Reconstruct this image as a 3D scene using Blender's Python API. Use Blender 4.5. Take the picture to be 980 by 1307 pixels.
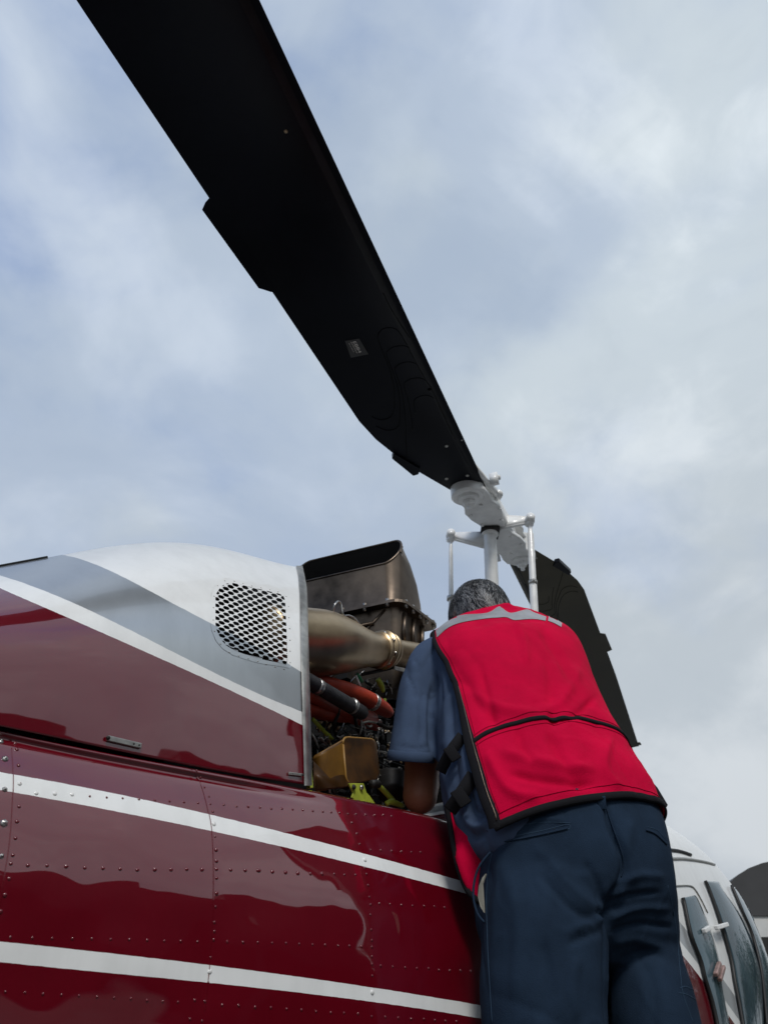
import bpy, bmesh, math, random
import numpy as np
from mathutils import Vector, Matrix, noise
from mathutils.bvhtree import BVHTree
R = math.radians
random.seed(4)
for o in list(bpy.data.objects): bpy.data.objects.remove(o)
SC = bpy.context.scene
COL = SC.collection

# ------------------------------------------------------------------ camera
CAMH = 0.95
TILT = R(38)
F = 1000.0                       # focal length in pixels of the 980 px wide picture
cam = bpy.data.cameras.new("camera"); cam_o = bpy.data.objects.new("camera", cam); COL.objects.link(cam_o)
cam.sensor_fit = 'HORIZONTAL'; cam.sensor_width = 36; cam.lens = 36 * F / 980
cam_o.location = (0, 0, CAMH); cam_o.rotation_euler = (math.pi / 2 + TILT, 0, 0)
cam.clip_start = 0.02; cam.clip_end = 5000
cam.dof.use_dof = True; cam.dof.focus_distance = 1.75; cam.dof.aperture_fstop = 36.7 / 3.0
SC.camera = cam_o

# ------------------------------------------------------------------ world
SUN_EL, SUN_AZ = R(48), R(168)       # azimuth from +Y towards +X
W = bpy.data.worlds.new("World"); SC.world = W; W.use_nodes = True
nt = W.node_tree; nt.nodes.clear()
def N(t, **k):
    n = nt.nodes.new(t)
    for a, b in k.items(): setattr(n, a, b)
    return n
L_ = lambda a, b: nt.links.new(a, b)
tc = N('ShaderNodeTexCoord')
sky = N('ShaderNodeTexSky'); sky.sky_type = 'NISHITA'; sky.sun_disc = False
sky.sun_elevation = SUN_EL; sky.sun_rotation = SUN_AZ; sky.air_density = 1.0; sky.dust_density = 1.5; sky.ozone_density = 1.5
def wnoise(scale, detail, rough, off, stretch=(1, 1, 1), dist=0.0):
    mp = N('ShaderNodeMapping'); mp.inputs['Location'].default_value = off; mp.inputs['Scale'].default_value = stretch
    L_(tc.outputs['Generated'], mp.inputs['Vector'])
    n = N('ShaderNodeTexNoise'); n.inputs['Scale'].default_value = scale; n.inputs['Detail'].default_value = detail
    n.inputs['Roughness'].default_value = rough; n.inputs['Distortion'].default_value = dist
    L_(mp.outputs[0], n.inputs['Vector']); return n.outputs['Fac']
def wmath(op, a, b=None, clamp=False):
    m = N('ShaderNodeMath'); m.operation = op; m.use_clamp = clamp
    for i, v in enumerate((a, b)):
        if v is None: continue
        if isinstance(v, (int, float)): m.inputs[i].default_value = v
        else: L_(v, m.inputs[i])
    return m.outputs[0]
def wramp(fac, stops):
    r = N('ShaderNodeValToRGB'); e = r.color_ramp.elements
    while len(e) < len(stops): e.new(0.5)
    for i, (p, c) in enumerate(stops): e[i].position = p; e[i].color = (*c, 1)
    r.color_ramp.interpolation = 'EASE'
    L_(fac, r.inputs[0]); return r.outputs[0]
big = wnoise(1.7, 3, 0.5, (3.1, 1.2, 0.4), (1, 1, 1.3), 0.3)
mid = wnoise(4.6, 8, 0.5, (0.3, 2.7, 1.1), (1, 1, 1.4), 0.25)
sm = wmath('ADD', wmath('MULTIPLY', big, 0.45), wmath('MULTIPLY', mid, 0.36))
sep = N('ShaderNodeSeparateXYZ'); L_(tc.outputs['Generated'], sep.inputs[0])
# thinner cloud to the left and overhead, a closed bank to the right and low down
bias = wmath('ADD', wmath('MULTIPLY', sep.outputs['X'], 0.22), wmath('MULTIPLY', sep.outputs['Z'], -0.46))
cov = wmath('ADD', wmath('ADD', sm, bias), 0.40)
mask = wramp(cov, [(0.28, (0.22,) * 3), (0.46, (0.70,) * 3), (0.60, (0.96,) * 3)])
fine = wnoise(11, 6, 0.6, (1.7, 4.2, 0.1), (1, 1, 1.2), 0.5); upr = wmath('MULTIPLY', wmath('ADD', sep.outputs['X'], wmath('MULTIPLY', sep.outputs['Z'], 0.6)), 0.42, True)
shade = wmath('ADD', wnoise(2.6, 7, 0.5, (7.7, 0.2, 5.1), (1, 1, 1.5), 0.4), wmath('MULTIPLY', wmath('SUBTRACT', fine, 0.49), wmath('MULTIPLY', upr, .62)))
cloud = wramp(shade, [(0.34, (3.95, 4.5, 4.95)), (0.50, (4.55, 5.1, 5.5)), (0.68, (5.9, 6.4, 6.7))])
blue = N('ShaderNodeMix'); blue.data_type = 'RGBA'; blue.blend_type = 'MULTIPLY'; blue.inputs['Factor'].default_value = 1
L_(sky.outputs[0], blue.inputs['A']); blue.inputs['B'].default_value = (1.0, 1.28, 1.62, 1)
mx = N('ShaderNodeMix'); mx.data_type = 'RGBA'
lowc = N('ShaderNodeMix'); lowc.data_type = 'RGBA'; lowc.blend_type = 'MULTIPLY'; lowc.inputs['Factor'].default_value = 1
grd = wramp(sep.outputs['Z'], [(0.0, (0.74, 0.70, 0.68)), (0.45, (0.85, 0.835, 0.83)), (0.80, (1.0, 1.0, 1.0))])
L_(cloud, lowc.inputs['A']); L_(grd, lowc.inputs['B'])
L_(mask, mx.inputs['Factor']); L_(blue.outputs['Result'], mx.inputs['A']); L_(lowc.outputs['Result'], mx.inputs['B'])
bg = N('ShaderNodeBackground'); bg.inputs['Strength'].default_value = 0.1
L_(mx.outputs['Result'], bg.inputs['Color'])
wo = N('ShaderNodeOutputWorld'); L_(bg.outputs[0], wo.inputs[0])

sl = bpy.data.lights.new("sun", 'SUN'); sl.energy = 1.35; sl.angle = R(14); sl.color = (1, 0.95, 0.88)
so = bpy.data.objects.new("sun", sl); COL.objects.link(so)
sd = Vector((math.sin(SUN_AZ) * math.cos(SUN_EL), math.cos(SUN_AZ) * math.cos(SUN_EL), math.sin(SUN_EL)))
so.rotation_euler = sd.to_track_quat('Z', 'Y').to_euler(); so.location = (0, 0, 20)
SC.view_settings.view_transform = 'Standard'; SC.view_settings.look = 'None'
SC.view_settings.exposure = 0.45; SC.view_settings.gamma = 1.0; SC.view_settings.use_curve_mapping = False

# ------------------------------------------------------------------ measuring helpers
CT, ST = math.cos(TILT), math.sin(TILT)
CAMP = Vector((0, 0, CAMH))
def ray(px, py):
    x = (px - 490) / F; v = -(py - 653.5) / F
    return Vector((x, CT - v * ST, ST + v * CT))
HA = R(36)                                     # heading of the helicopter, clockwise from +Y
U = Vector((math.sin(HA), math.cos(HA), 0)); S = Vector((math.cos(HA), -math.sin(HA), 0)); ZV = Vector((0, 0, 1))
r_ = ray(628, 650); HUB = CAMP + r_ * (3.3 / math.hypot(r_.x, r_.y))
LN = -(HUB - CAMP).dot(S); SHUB = (HUB - CAMP).dot(U)
def HX(s, l, z): return CAMP + U * s + S * (l - LN) + ZV * z      # s ahead of the camera, l to starboard of the keel, z above the eye
def H(px, py, l):
    r = ray(px, py); return CAMP + r * ((l - LN) / r.dot(S))
def E(px, py, s):
    r = ray(px, py); return CAMP + r * (s / r.dot(U))
def P(px, py, y):
    r = ray(px, py); return CAMP + r * (y / r.y)
def pix(p):
    q = p - CAMP; d = q.y * CT + q.z * ST; u = -q.y * ST + q.z * CT
    return 490 + F * q.x / d, 653.5 - F * u / d, d
def curve(pts, deg=3):
    pts = np.array(pts, float); c = np.polyfit(pts[:, 0], pts[:, 1], min(deg, len(pts) - 1))
    x0, x1 = pts[:, 0].min(), pts[:, 0].max(); d = np.polyder(c)
    def f(x):
        if x < x0: return float(np.polyval(c, x0) + np.polyval(d, x0) * (x - x0))
        if x > x1: return float(np.polyval(c, x1) + np.polyval(d, x1) * (x - x1))
        return float(np.polyval(c, x))
    return f
def lin(pts):
    pts = np.array(pts, float)
    return lambda x: float(np.interp(x, pts[:, 0], pts[:, 1]))
def catmull(pts, n):
    """smooth resampling of a list of equal-length tuples / vectors"""
    a = np.array([list(p) for p in pts], float); out = []
    for k in range(n):
        t = k / (n - 1) * (len(a) - 1); i = min(int(t), len(a) - 2); u = t - i
        p0, p1, p2, p3 = a[max(i - 1, 0)], a[i], a[i + 1], a[min(i + 2, len(a) - 1)]
        out.append(0.5 * ((2 * p1) + (-p0 + p2) * u + (2 * p0 - 5 * p1 + 4 * p2 - p3) * u * u + (-p0 + 3 * p1 - 3 * p2 + p3) * u ** 3))
    return out
def CV(pts, n): return [Vector(p) for p in catmull(pts, n)]

# ------------------------------------------------------------------ materials
def mat(name, col, rough=0.5, metal=0.0, coat=0.0, spec=0.5, var=0.12, vscale=6.0, bump=0.0, bscale=40.0, bdist=0.002, ior=1.45, rvar=0.0, sheen=0.0, detail=6, aniso=None, col2=None, hl=(0.35, 0.7)):
    m = bpy.data.materials.new(name); m.use_nodes = True; t = m.node_tree
    b = t.nodes['Principled BSDF']
    b.inputs['Roughness'].default_value = rough; b.inputs['Metallic'].default_value = metal
    b.inputs['Coat Weight'].default_value = coat; b.inputs['Coat Roughness'].default_value = 0.03
    b.inputs['Specular IOR Level'].default_value = spec; b.inputs['IOR'].default_value = ior
    if sheen: b.inputs['Sheen Weight'].default_value = sheen; b.inputs['Sheen Roughness'].default_value = 0.5
    tcn = t.nodes.new('ShaderNodeTexCoord')
    n = t.nodes.new('ShaderNodeTexNoise'); n.inputs['Scale'].default_value = vscale; n.inputs['Detail'].default_value = detail; n.inputs['Roughness'].default_value = 0.6
    t.links.new(tcn.outputs['Object'], n.inputs['Vector'])
    r = t.nodes.new('ShaderNodeValToRGB'); r.color_ramp.elements[0].position = hl[0]; r.color_ramp.elements[1].position = hl[1]
    c2 = col2 or tuple(min(1, c * (1 + var)) for c in col)
    r.color_ramp.elements[0].color = (*[c * (1 - var) for c in col], 1); r.color_ramp.elements[1].color = (*c2, 1)
    t.links.new(n.outputs['Fac'], r.inputs[0]); t.links.new(r.outputs[0], b.inputs['Base Color'])
    if rvar:
        mr = t.nodes.new('ShaderNodeMapRange'); mr.inputs['To Min'].default_value = max(0, rough - rvar); mr.inputs['To Max'].default_value = min(1, rough + rvar)
        t.links.new(n.outputs['Fac'], mr.inputs[0]); t.links.new(mr.outputs[0], b.inputs['Roughness'])
    if bump:
        nb = t.nodes.new('ShaderNodeTexNoise'); nb.inputs['Scale'].default_value = bscale; nb.inputs['Detail'].default_value = 4
        mp = t.nodes.new('ShaderNodeMapping'); mp.inputs['Scale'].default_value = aniso or (1, 1, 1)
        t.links.new(tcn.outputs['Object'], mp.inputs[0]); t.links.new(mp.outputs[0], nb.inputs['Vector'])
        bp = t.nodes.new('ShaderNodeBump'); bp.inputs['Strength'].default_value = bump; bp.inputs['Distance'].default_value = bdist
        t.links.new(nb.outputs['Fac'], bp.inputs['Height']); t.links.new(bp.outputs[0], b.inputs['Normal'])
    return m

RED = (0.118, 0.0005, 0.0065); WHITE = (0.80, 0.81, 0.80); SILVER = (0.46, 0.48, 0.49)
def paint_material(name, conds, base):
    """gloss paint whose bands follow the vertex attributes: conds = list of (attr, op, colour)"""
    m = bpy.data.materials.new(name); m.use_nodes = True; t = m.node_tree; b = t.nodes['Principled BSDF']
    n = t.nodes.new
    tcn = n('ShaderNodeTexCoord')
    def attr(a):
        x = n('ShaderNodeAttribute'); x.attribute_name = a; return x.outputs['Fac']
    def mth(op, a, b2=None):
        q = n('ShaderNodeMath'); q.operation = op; q.use_clamp = False
        for i, v in enumerate((a, b2)):
            if v is None: continue
            if isinstance(v, (int, float)): q.inputs[i].default_value = v
            else: t.links.new(v, q.inputs[i])
        return q.outputs[0]
    nz = n('ShaderNodeTexNoise'); nz.inputs['Scale'].default_value = 60; nz.inputs['Detail'].default_value = 3
    t.links.new(tcn.outputs['Object'], nz.inputs['Vector'])
    jit = mth('MULTIPLY', mth('SUBTRACT', nz.outputs['Fac'], 0.5), 1.2)       # hand-masked edges are never dead straight
    colr = None; met = None
    cur = n('ShaderNodeRGB'); cur.outputs[0].default_value = (*base, 1); cur = cur.outputs[0]
    metal = 0.0; cwt = 1.0
    for (lo, hi, c, mt) in conds:
        f = mth('GREATER_THAN', mth('ADD', attr(lo), jit), 0.0) if lo else None
        g = mth('LESS_THAN', mth('ADD', attr(hi), jit), 0.0) if hi else None
        k = mth('MULTIPLY', f, g) if (f is not None and g is not None) else (f if f is not None else g)
        mixn = n('ShaderNodeMix'); mixn.data_type = 'RGBA'; t.links.new(k, mixn.inputs['Factor']); t.links.new(cur, mixn.inputs['A'])
        mixn.inputs['B'].default_value = (*c, 1); cur = mixn.outputs['Result']
        if mt: metal = mth('MULTIPLY', k, mt)
        cwt = mth('SUBTRACT', cwt, mth('MULTIPLY', mth('MULTIPLY', k, 0.7), cwt))
    # faint streaks and grime
    mp = n('ShaderNodeMapping'); mp.inputs['Scale'].default_value = (9, 9, 1.6); t.links.new(tcn.outputs['Object'], mp.inputs[0])
    gn = n('ShaderNodeTexNoise'); gn.inputs['Scale'].default_value = 2.2; gn.inputs['Detail'].default_value = 9; gn.inputs['Roughness'].default_value = 0.65
    t.links.new(mp.outputs[0], gn.inputs['Vector'])
    gr = n('ShaderNodeMapRange'); gr.inputs['From Min'].default_value = 0.42; gr.inputs['From Max'].default_value = 0.75
    gr.inputs['To Min'].default_value = 1.0; gr.inputs['To Max'].default_value = 0.90; t.links.new(gn.outputs['Fac'], gr.inputs[0])
    mm = n('ShaderNodeMix'); mm.data_type = 'RGBA'; mm.blend_type = 'MULTIPLY'; mm.inputs['Factor'].default_value = 1
    t.links.new(cur, mm.inputs['A']); t.links.new(gr.outputs[0], mm.inputs['B']); t.links.new(mm.outputs['Result'], b.inputs['Base Color'])
    if metal: t.links.new(metal, b.inputs['Metallic'])
    t.links.new(cwt, b.inputs['Coat Weight'])
    b.inputs['Roughness'].default_value = 0.32
    b.inputs['Specular IOR Level'].default_value = 0.12
    b.inputs['Coat Weight'].default_value = 1.0; b.inputs['Coat IOR'].default_value = 1.86
    rr = n('ShaderNodeMapRange'); rr.inputs['To Min'].default_value = 0.012; rr.inputs['To Max'].default_value = 0.05
    t.links.new(gn.outputs['Fac'], rr.inputs[0]); t.links.new(rr.outputs[0], b.inputs['Coat Roughness'])
    wn = n('ShaderNodeTexNoise'); wn.inputs['Scale'].default_value = 7; wn.inputs['Detail'].default_value = 2; t.links.new(tcn.outputs['Object'], wn.inputs['Vector'])
    bp = n('ShaderNodeBump'); bp.inputs['Strength'].default_value = 0.25; bp.inputs['Distance'].default_value = 0.006
    t.links.new(wn.outputs['Fac'], bp.inputs['Height']); t.links.new(bp.outputs[0], b.inputs['Coat Normal']); 
    return m

M_cowl = paint_material('cowling_paint', [(None, 'pa', WHITE, 0), ('pa', 'pb', SILVER, 0.8), ('pb', 'pc', WHITE, 0)], RED)
M_hull = paint_material('fuselage_paint', [('pa', 'pb', WHITE, 0), ('pc', 'pd', WHITE, 0)], RED)
M_cabin = paint_material('cabin_paint', [(None, 'pa', WHITE, 0), ('pa', 'pb', SILVER, 0.4), ('pb', 'pc', WHITE, 0), ('pd', 'pe', WHITE, 0)], RED)
M_red = mat('red_gloss_paint', RED, 0.25, coat=1.0)
M_white = mat('white_enamel', (0.78, 0.78, 0.76), 0.35, coat=0.4, var=0.1, vscale=14, bump=0.15, bscale=25)
M_alu = mat('bare_aluminium', (0.42, 0.41, 0.38), 0.38, 0.85, var=0.3, vscale=25, bump=0.2, bscale=60, rvar=0.15)
M_steel = mat('steel_fastener', (0.45, 0.44, 0.42), 0.3, 0.9, var=0.3, vscale=90)
M_dark = mat('sooty_metal', (0.02, 0.019, 0.018), 0.55, 0.4, var=0.5, vscale=12, bump=0.3, bscale=50)
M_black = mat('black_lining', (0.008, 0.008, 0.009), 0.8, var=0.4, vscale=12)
M_bronze = mat('heat_tinted_steel', (0.36, 0.27, 0.165), 0.36, 0.9, var=0.22, vscale=5, bump=0.35, bscale=7, bdist=0.006, rvar=0.12, col2=(0.50, 0.38, 0.24))
M_exh = mat('burnt_exhaust_steel', (0.085, 0.066, 0.052), 0.36, 0.85, var=0.5, vscale=5, bump=0.3, bscale=8, bdist=0.005, rvar=0.1, col2=(0.20, 0.155, 0.12))
M_soot = mat('soot_lining', (0.006, 0.005, 0.005), 0.85, var=0.3)
M_hose_r = mat('red_fire_sleeve', (0.36, 0.035, 0.012), 0.55, var=0.25, vscale=18, bump=0.5, bscale=90, bdist=0.002)
M_hose_b = mat('black_braided_hose', (0.022, 0.022, 0.025), 0.62, var=0.4, vscale=50, bump=0.9, bscale=260, bdist=0.002)
M_amber = mat('amber_resin_duct', (0.15, 0.066, 0.007), 0.45, coat=0.2, var=0.45, vscale=11, bump=0.25, bscale=30, col2=(0.21, 0.10, 0.012))
M_lime = mat('zinc_chromate_primer', (0.36, 0.42, 0.045), 0.5, var=0.25, vscale=35)
M_green = mat('green_cap', (0.02, 0.2, 0.08), 0.4)
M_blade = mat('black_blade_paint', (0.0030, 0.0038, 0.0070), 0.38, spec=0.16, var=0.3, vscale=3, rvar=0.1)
M_blade_lit = mat('warm_lit_black_blade_paint', (0.075, 0.067, 0.046), 0.5, spec=0.25, var=0.2, vscale=3, rvar=0.1)  # black blade paint lightened to olive: warm light put into the colour
M_bline = mat('blade_doubler_edge', (0.0006, 0.0006, 0.0008), 0.5, spec=0.1)
M_strip = mat('worn_leading_edge_strip', (0.008, 0.009, 0.011), 0.4, spec=0.2, var=0.5, vscale=9, rvar=0.12)
M_plac = mat('placard_plate', (0.05, 0.05, 0.048), 0.5)
M_print = mat('placard_print', (0.85, 0.82, 0.74), 0.6)
M_rubber = mat('black_rubber_seal', (0.012, 0.012, 0.012), 0.5, var=0.2)
M_glass = mat('tinted_window', (0.06, 0.098, 0.118), 0.04, spec=0.5, ior=1.32, var=0.5, vscale=2.5)
M_glass.node_tree.nodes['Principled BSDF'].inputs['Specular Tint'].default_value = (.72, .88, 1, 1)
M_handle = mat('worn_handle', (0.38, 0.24, 0.21), 0.3, 0.4, var=0.3, vscale=40)
def cloth(name, col, bs=420, b=0.35, v=0.1, **k): return mat(name, col, 0.9, spec=0.1, var=v, vscale=9, bump=b, bscale=bs, bdist=0.0015, **k)
M_vest = cloth('crimson_vest_fabric', (0.52, 0.0012, 0.036), v=0.12, b=0.6)
M_vest.node_tree.nodes['Principled BSDF'].inputs['Specular IOR Level'].default_value = 0.08
M_trim = cloth('black_binding_tape', (0.012, 0.012, 0.014), bs=700)
M_refl = mat('grey_reflective_tape', (0.30, 0.30, 0.31), 0.42, 0.25, var=0.12, vscale=30, bump=0.35, bscale=300, bdist=0.001)
M_shirt = cloth('slate_blue_shirt', (0.052, 0.078, 0.135), v=0.16)
M_trous = cloth('navy_work_trousers', (0.0145, 0.0275, 0.050), v=0.22, b=0.5, bs=500)
M_seam = cloth('navy_seam_thread', (0.03, 0.055, 0.09))
M_pocket = cloth('cream_pocket_lining', (0.26, 0.25, 0.21))
M_skin = mat('brown_skin', (0.30, 0.12, 0.07), 0.5, var=0.15, vscale=8, bump=0.2, bscale=120)
M_hairb = mat('dark_scalp_hair', (0.012, 0.012, 0.013), 0.6, var=0.4, vscale=60)
M_boot = mat('black_boot_leather', (0.02, 0.018, 0.016), 0.4)
M_conc = mat('apron_asphalt', (0.085, 0.083, 0.08), 0.85, var=0.18, vscale=0.4, bump=0.3, bscale=6)
M_grass = mat('dry_grass', (0.07, 0.09, 0.035), 0.95, var=0.3, vscale=0.2)
M_leaf = mat('tree_leaves', (0.04, 0.06, 0.025), 0.7, var=0.4, vscale=0.8)
M_bark = mat('tree_bark', (0.09, 0.07, 0.05), 0.9, var=0.3, vscale=5, bump=0.6, bscale=12, bdist=0.02)
M_wall = mat('hangar_cladding_dark', (0.045, 0.043, 0.042), 0.7, var=0.2, vscale=0.6)
M_roof = mat('dark_roof_sheet', (0.035, 0.035, 0.036), 0.6, var=0.2, vscale=0.5)
M_pale = mat('pale_hangar_wall', (0.52, 0.52, 0.50), 0.7, var=0.12, vscale=0.7)
M_wood = mat('plywood_step', (0.3, 0.2, 0.1), 0.7, var=0.2, vscale=9)

# ------------------------------------------------------------------ object helpers
def empty(name, loc, label, cat, group=None):
    o = bpy.data.objects.new(name, None); COL.objects.link(o); o.location = loc; o.empty_display_size = 0.1
    o['label'] = label; o['category'] = cat
    if group: o['group'] = group
    return o
def tag(o, label, cat, group=None):
    o['label'] = label; o['category'] = cat
    if group: o['group'] = group
    return o
def world_loc(o):
    v = Vector(o.location)
    while o.parent: o = o.parent; v = v + Vector(o.location)
    return v
def mesh(name, verts, faces, m, parent=None, smooth=True, attrs=None, kind=None, label=None, mats=None, fmat=None, solid=None):
    me = bpy.data.meshes.new(name)
    off = world_loc(parent) if parent else Vector((0, 0, 0))
    me.from_pydata([tuple(Vector(v) - off) for v in verts], [], faces); me.update()
    if smooth: me.polygons.foreach_set('use_smooth', [True] * len(me.polygons))
    for mm in (mats or [m]): me.materials.append(mm)
    if fmat: me.polygons.foreach_set('material_index', fmat)
    if attrs:
        for k, vals in attrs.items():
            a = me.attributes.new(k, 'FLOAT', 'POINT'); a.data.foreach_set('value', vals)
    o = bpy.data.objects.new(name, me); COL.objects.link(o)
    if parent: o.parent = parent
    if kind: o['kind'] = kind
    if label: o['label'] = label
    if solid:
        md = o.modifiers.new('thickness', 'SOLIDIFY'); md.thickness = solid; md.offset = -1
    return o
def grid_faces(nr, nc, skip=None, wrap=False, flip=False, base=0):
    f = []
    for i in range(nr - 1):
        for j in range(nc if wrap else nc - 1):
            if skip and skip(i, j): continue
            j2 = (j + 1) % nc
            q = (base + i * nc + j, base + i * nc + j2, base + (i + 1) * nc + j2, base + (i + 1) * nc + j)
            f.append(q[::-1] if flip else q)
    return f
def tube_geo(pts, rad, n=10, cap=True, base=0, sx=1.0):
    pts = [Vector(p) for p in pts]; V = []; Fc = []
    if not hasattr(rad, '__len__'): rad = [rad] * len(pts)
    t0 = (pts[1] - pts[0]).normalized()
    up = Vector((0, 0, 1)) if abs(t0.z) < 0.9 else Vector((1, 0, 0))
    a = t0.cross(up).normalized()
    for i, p in enumerate(pts):
        t = (pts[min(i + 1, len(pts) - 1)] - pts[max(i - 1, 0)]).normalized()
        a = (a - t * a.dot(t)).normalized(); b = t.cross(a)
        for k in range(n):
            th = 2 * math.pi * k / n
            V.append(p + (a * math.cos(th) * sx + b * math.sin(th)) * rad[i])
    Fc = grid_faces(len(pts), n, wrap=True, base=base)
    if cap:
        Fc.append(tuple(base + k for k in range(n))[::-1]); Fc.append(tuple(base + (len(pts) - 1) * n + k for k in range(n)))
    return V, Fc
def tube(name, pts, rad, m, parent, n=10, smooth_n=None, **k):
    if smooth_n:
        if hasattr(rad, '__len__'):
            q = catmull([list(p) + [r] for p, r in zip(pts, rad)], smooth_n); pts = [Vector(x[:3]) for x in q]; rad = [max(1e-4, x[3]) for x in q]
        else: pts = CV(pts, smooth_n)
    V, Fc = tube_geo(pts, rad, n)
    return mesh(name, V, Fc, m, parent, **k)
class Geo:
    def __init__(s): s.V = []; s.F = []
    def add(s, VF):
        V, Fc = VF; b = len(s.V); s.V += [Vector(v) for v in V]; s.F += [tuple(i + b for i in f) for f in Fc]; return s
    def tube(s, pts, rad, n=8, sn=None):
        if sn: pts = CV(pts, sn)
        return s.add(tube_geo(pts, rad, n))
    def box(s, c, ax, ay, az):
        c, ax, ay, az = map(Vector, (c, ax, ay, az))
        V = [c + ax * i + ay * j + az * k for k in (-1, 1) for j in (-1, 1) for i in (-1, 1)]
        return s.add((V, [(0, 2, 3, 1), (4, 5, 7, 6), (0, 1, 5, 4), (2, 6, 7, 3), (0, 4, 6, 2), (1, 3, 7, 5)]))
    def ell(s, c, ax, ay, az, n=16, m_=10):
        c, ax, ay, az = map(Vector, (c, ax, ay, az)); V = []; 
        for i in range(m_ + 1):
            ph = math.pi * i / m_
            for j in range(n):
                th = 2 * math.pi * j / n; V.append(c + az * math.cos(ph) + (ax * math.cos(th) + ay * math.sin(th)) * math.sin(ph))
        return s.add((V, grid_faces(m_ + 1, n, wrap=True)))
    def prism(s, pts, d):
        pts = [Vector(p) for p in pts]; n = len(pts); V = pts + [p + Vector(d) for p in pts]
        Fc = [tuple(range(n))[::-1], tuple(range(n, 2 * n))] + [(i, (i + 1) % n, n + (i + 1) % n, n + i) for i in range(n)]
        return s.add((V, Fc))
    def obj(s, name, m, parent=None, **k): return mesh(name, s.V, s.F, m, parent, **k)
def bevel(o, w=0.003, seg=2):
    md = o.modifiers.new('bevel', 'BEVEL'); md.width = w; md.segments = seg; md.limit_method = 'ANGLE'; md.angle_limit = R(40); return o
def bvh_of(V, Fc): return BVHTree.FromPolygons([tuple(v) for v in V], Fc)
def cast(bvh, px, py):
    r = ray(px, py).normalized(); h = bvh.ray_cast(CAMP, r)
    if h[0] is None: return None
    n = h[1]
    if n.dot(r) > 0: n = -n
    return h[0], n
def voxel(name, V, Fc, vox, m, parent, smooth=4, disp=None, **k):
    """fuse overlapping closed pieces into one continuous surface"""
    me = bpy.data.meshes.new('tmp'); me.from_pydata([tuple(v) for v in V], [], Fc); me.update()
    o = bpy.data.objects.new('tmp', me); COL.objects.link(o)
    bm = bmesh.new(); bm.from_mesh(me); bmesh.ops.remove_doubles(bm, verts=bm.verts, dist=1e-5); bmesh.ops.recalc_face_normals(bm, faces=bm.faces); bm.to_mesh(me); bm.free()
    md = o.modifiers.new('r', 'REMESH'); md.mode = 'VOXEL'; md.voxel_size = vox
    if smooth:
        m2 = o.modifiers.new('s', 'SMOOTH'); m2.iterations = smooth; m2.factor = 0.5
    dg = bpy.context.evaluated_depsgraph_get(); ev = o.evaluated_get(dg); mm = ev.to_mesh()
    nv = len(mm.vertices); co = np.zeros(nv * 3); mm.vertices.foreach_get('co', co); co = co.reshape(-1, 3)
    no = np.zeros(nv * 3); mm.vertices.foreach_get('normal', no); no = no.reshape(-1, 3)
    Fn = [tuple(p.vertices) for p in mm.polygons]
    ev.to_mesh_clear(); bpy.data.objects.remove(o); bpy.data.meshes.remove(me)
    if disp is not None: co = co + no * disp(co, no)[:, None]
    return mesh(name, co.tolist(), Fn, m, parent, **k), co, Fn
def pix_np(co):
    q = co - np.array(CAMP); d = q[:, 1] * CT + q[:, 2] * ST; u = -q[:, 1] * ST + q[:, 2] * CT
    return 490 + F * q[:, 0] / d, 653.5 - F * u / d
def folds(co, no, lines):
    """cloth folds: each line = (polyline in picture pixels, width, depth in metres; negative = valley)"""
    x, y = pix_np(co); view = co - np.array(CAMP); view /= np.linalg.norm(view, axis=1)[:, None]
    facing = np.clip(-(view * no).sum(1) * 4, 0, 1)
    out = np.zeros(len(co))
    for pts, w, a in lines:
        pts = np.array(pts, float)
        if len(pts) > 2: pts = np.array(catmull(pts, len(pts) * 4))
        best = np.full(len(co), 1e9); tt = np.zeros(len(co)); n = len(pts) - 1
        for i in range(n):
            p, q = pts[i], pts[i + 1]; d = q - p; L2 = (d * d).sum() + 1e-9
            t = np.clip(((x - p[0]) * d[0] + (y - p[1]) * d[1]) / L2, 0, 1)
            ds = np.hypot(x - p[0] - t * d[0], y - p[1] - t * d[1])
            k = ds < best; best[k] = ds[k]; tt[k] = (i + t[k]) / n
        env = np.clip(np.minimum(tt, 1 - tt) * 5 + 0.15, 0, 1)
        out += a * np.exp(-(best / w) ** 2) * env
    return out * facing
def creases(co, scale, amp, seed=0, st=(1, 1, 1)):
    o = []
    for c in co:
        v = Vector((c[0] * st[0] * scale + seed, c[1] * st[1] * scale, c[2] * st[2] * scale)); w = noise.noise(v * .6 + Vector((5, 1, 2)))
        n = noise.noise(v + Vector((w, w, -w)) * 1.2); o.append((max(0, 1 - abs(n) * 5) ** 2) * (0.35 + 0.65 * max(0, w * 2)))
    return np.array(o) * amp
def vnoise(co, scale, amp, seed=0, st=(1, 1, 1)):
    return np.array([noise.noise(Vector((c[0] * st[0] * scale + seed, c[1] * st[1] * scale, c[2] * st[2] * scale))) for c in co]) * amp

# ================================================================== SETTING
def ground():
    V = []; Fc = []
    def disc(name, r, z, m, c=(0, 0)):
        V = [(c[0], c[1], z)] + [(c[0] + r * math.cos(a * math.pi / 24), c[1] + r * math.sin(a * math.pi / 24), z) for a in range(48)]
        o = mesh(name, V, [(0, 1 + a, 1 + (a + 1) % 48) for a in range(48)], m, smooth=False); o['kind'] = 'structure'; return o
    disc('ground', 1600, 0, M_grass)
    g = 45; V = [(-g, -g, .004), (g, -g, .004), (g, g + 30, .004), (-g, g + 30, .004)]
    o = mesh('apron', V, [(0, 1, 2, 3)], M_conc, smooth=False); o['kind'] = 'structure'
ground()

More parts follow.
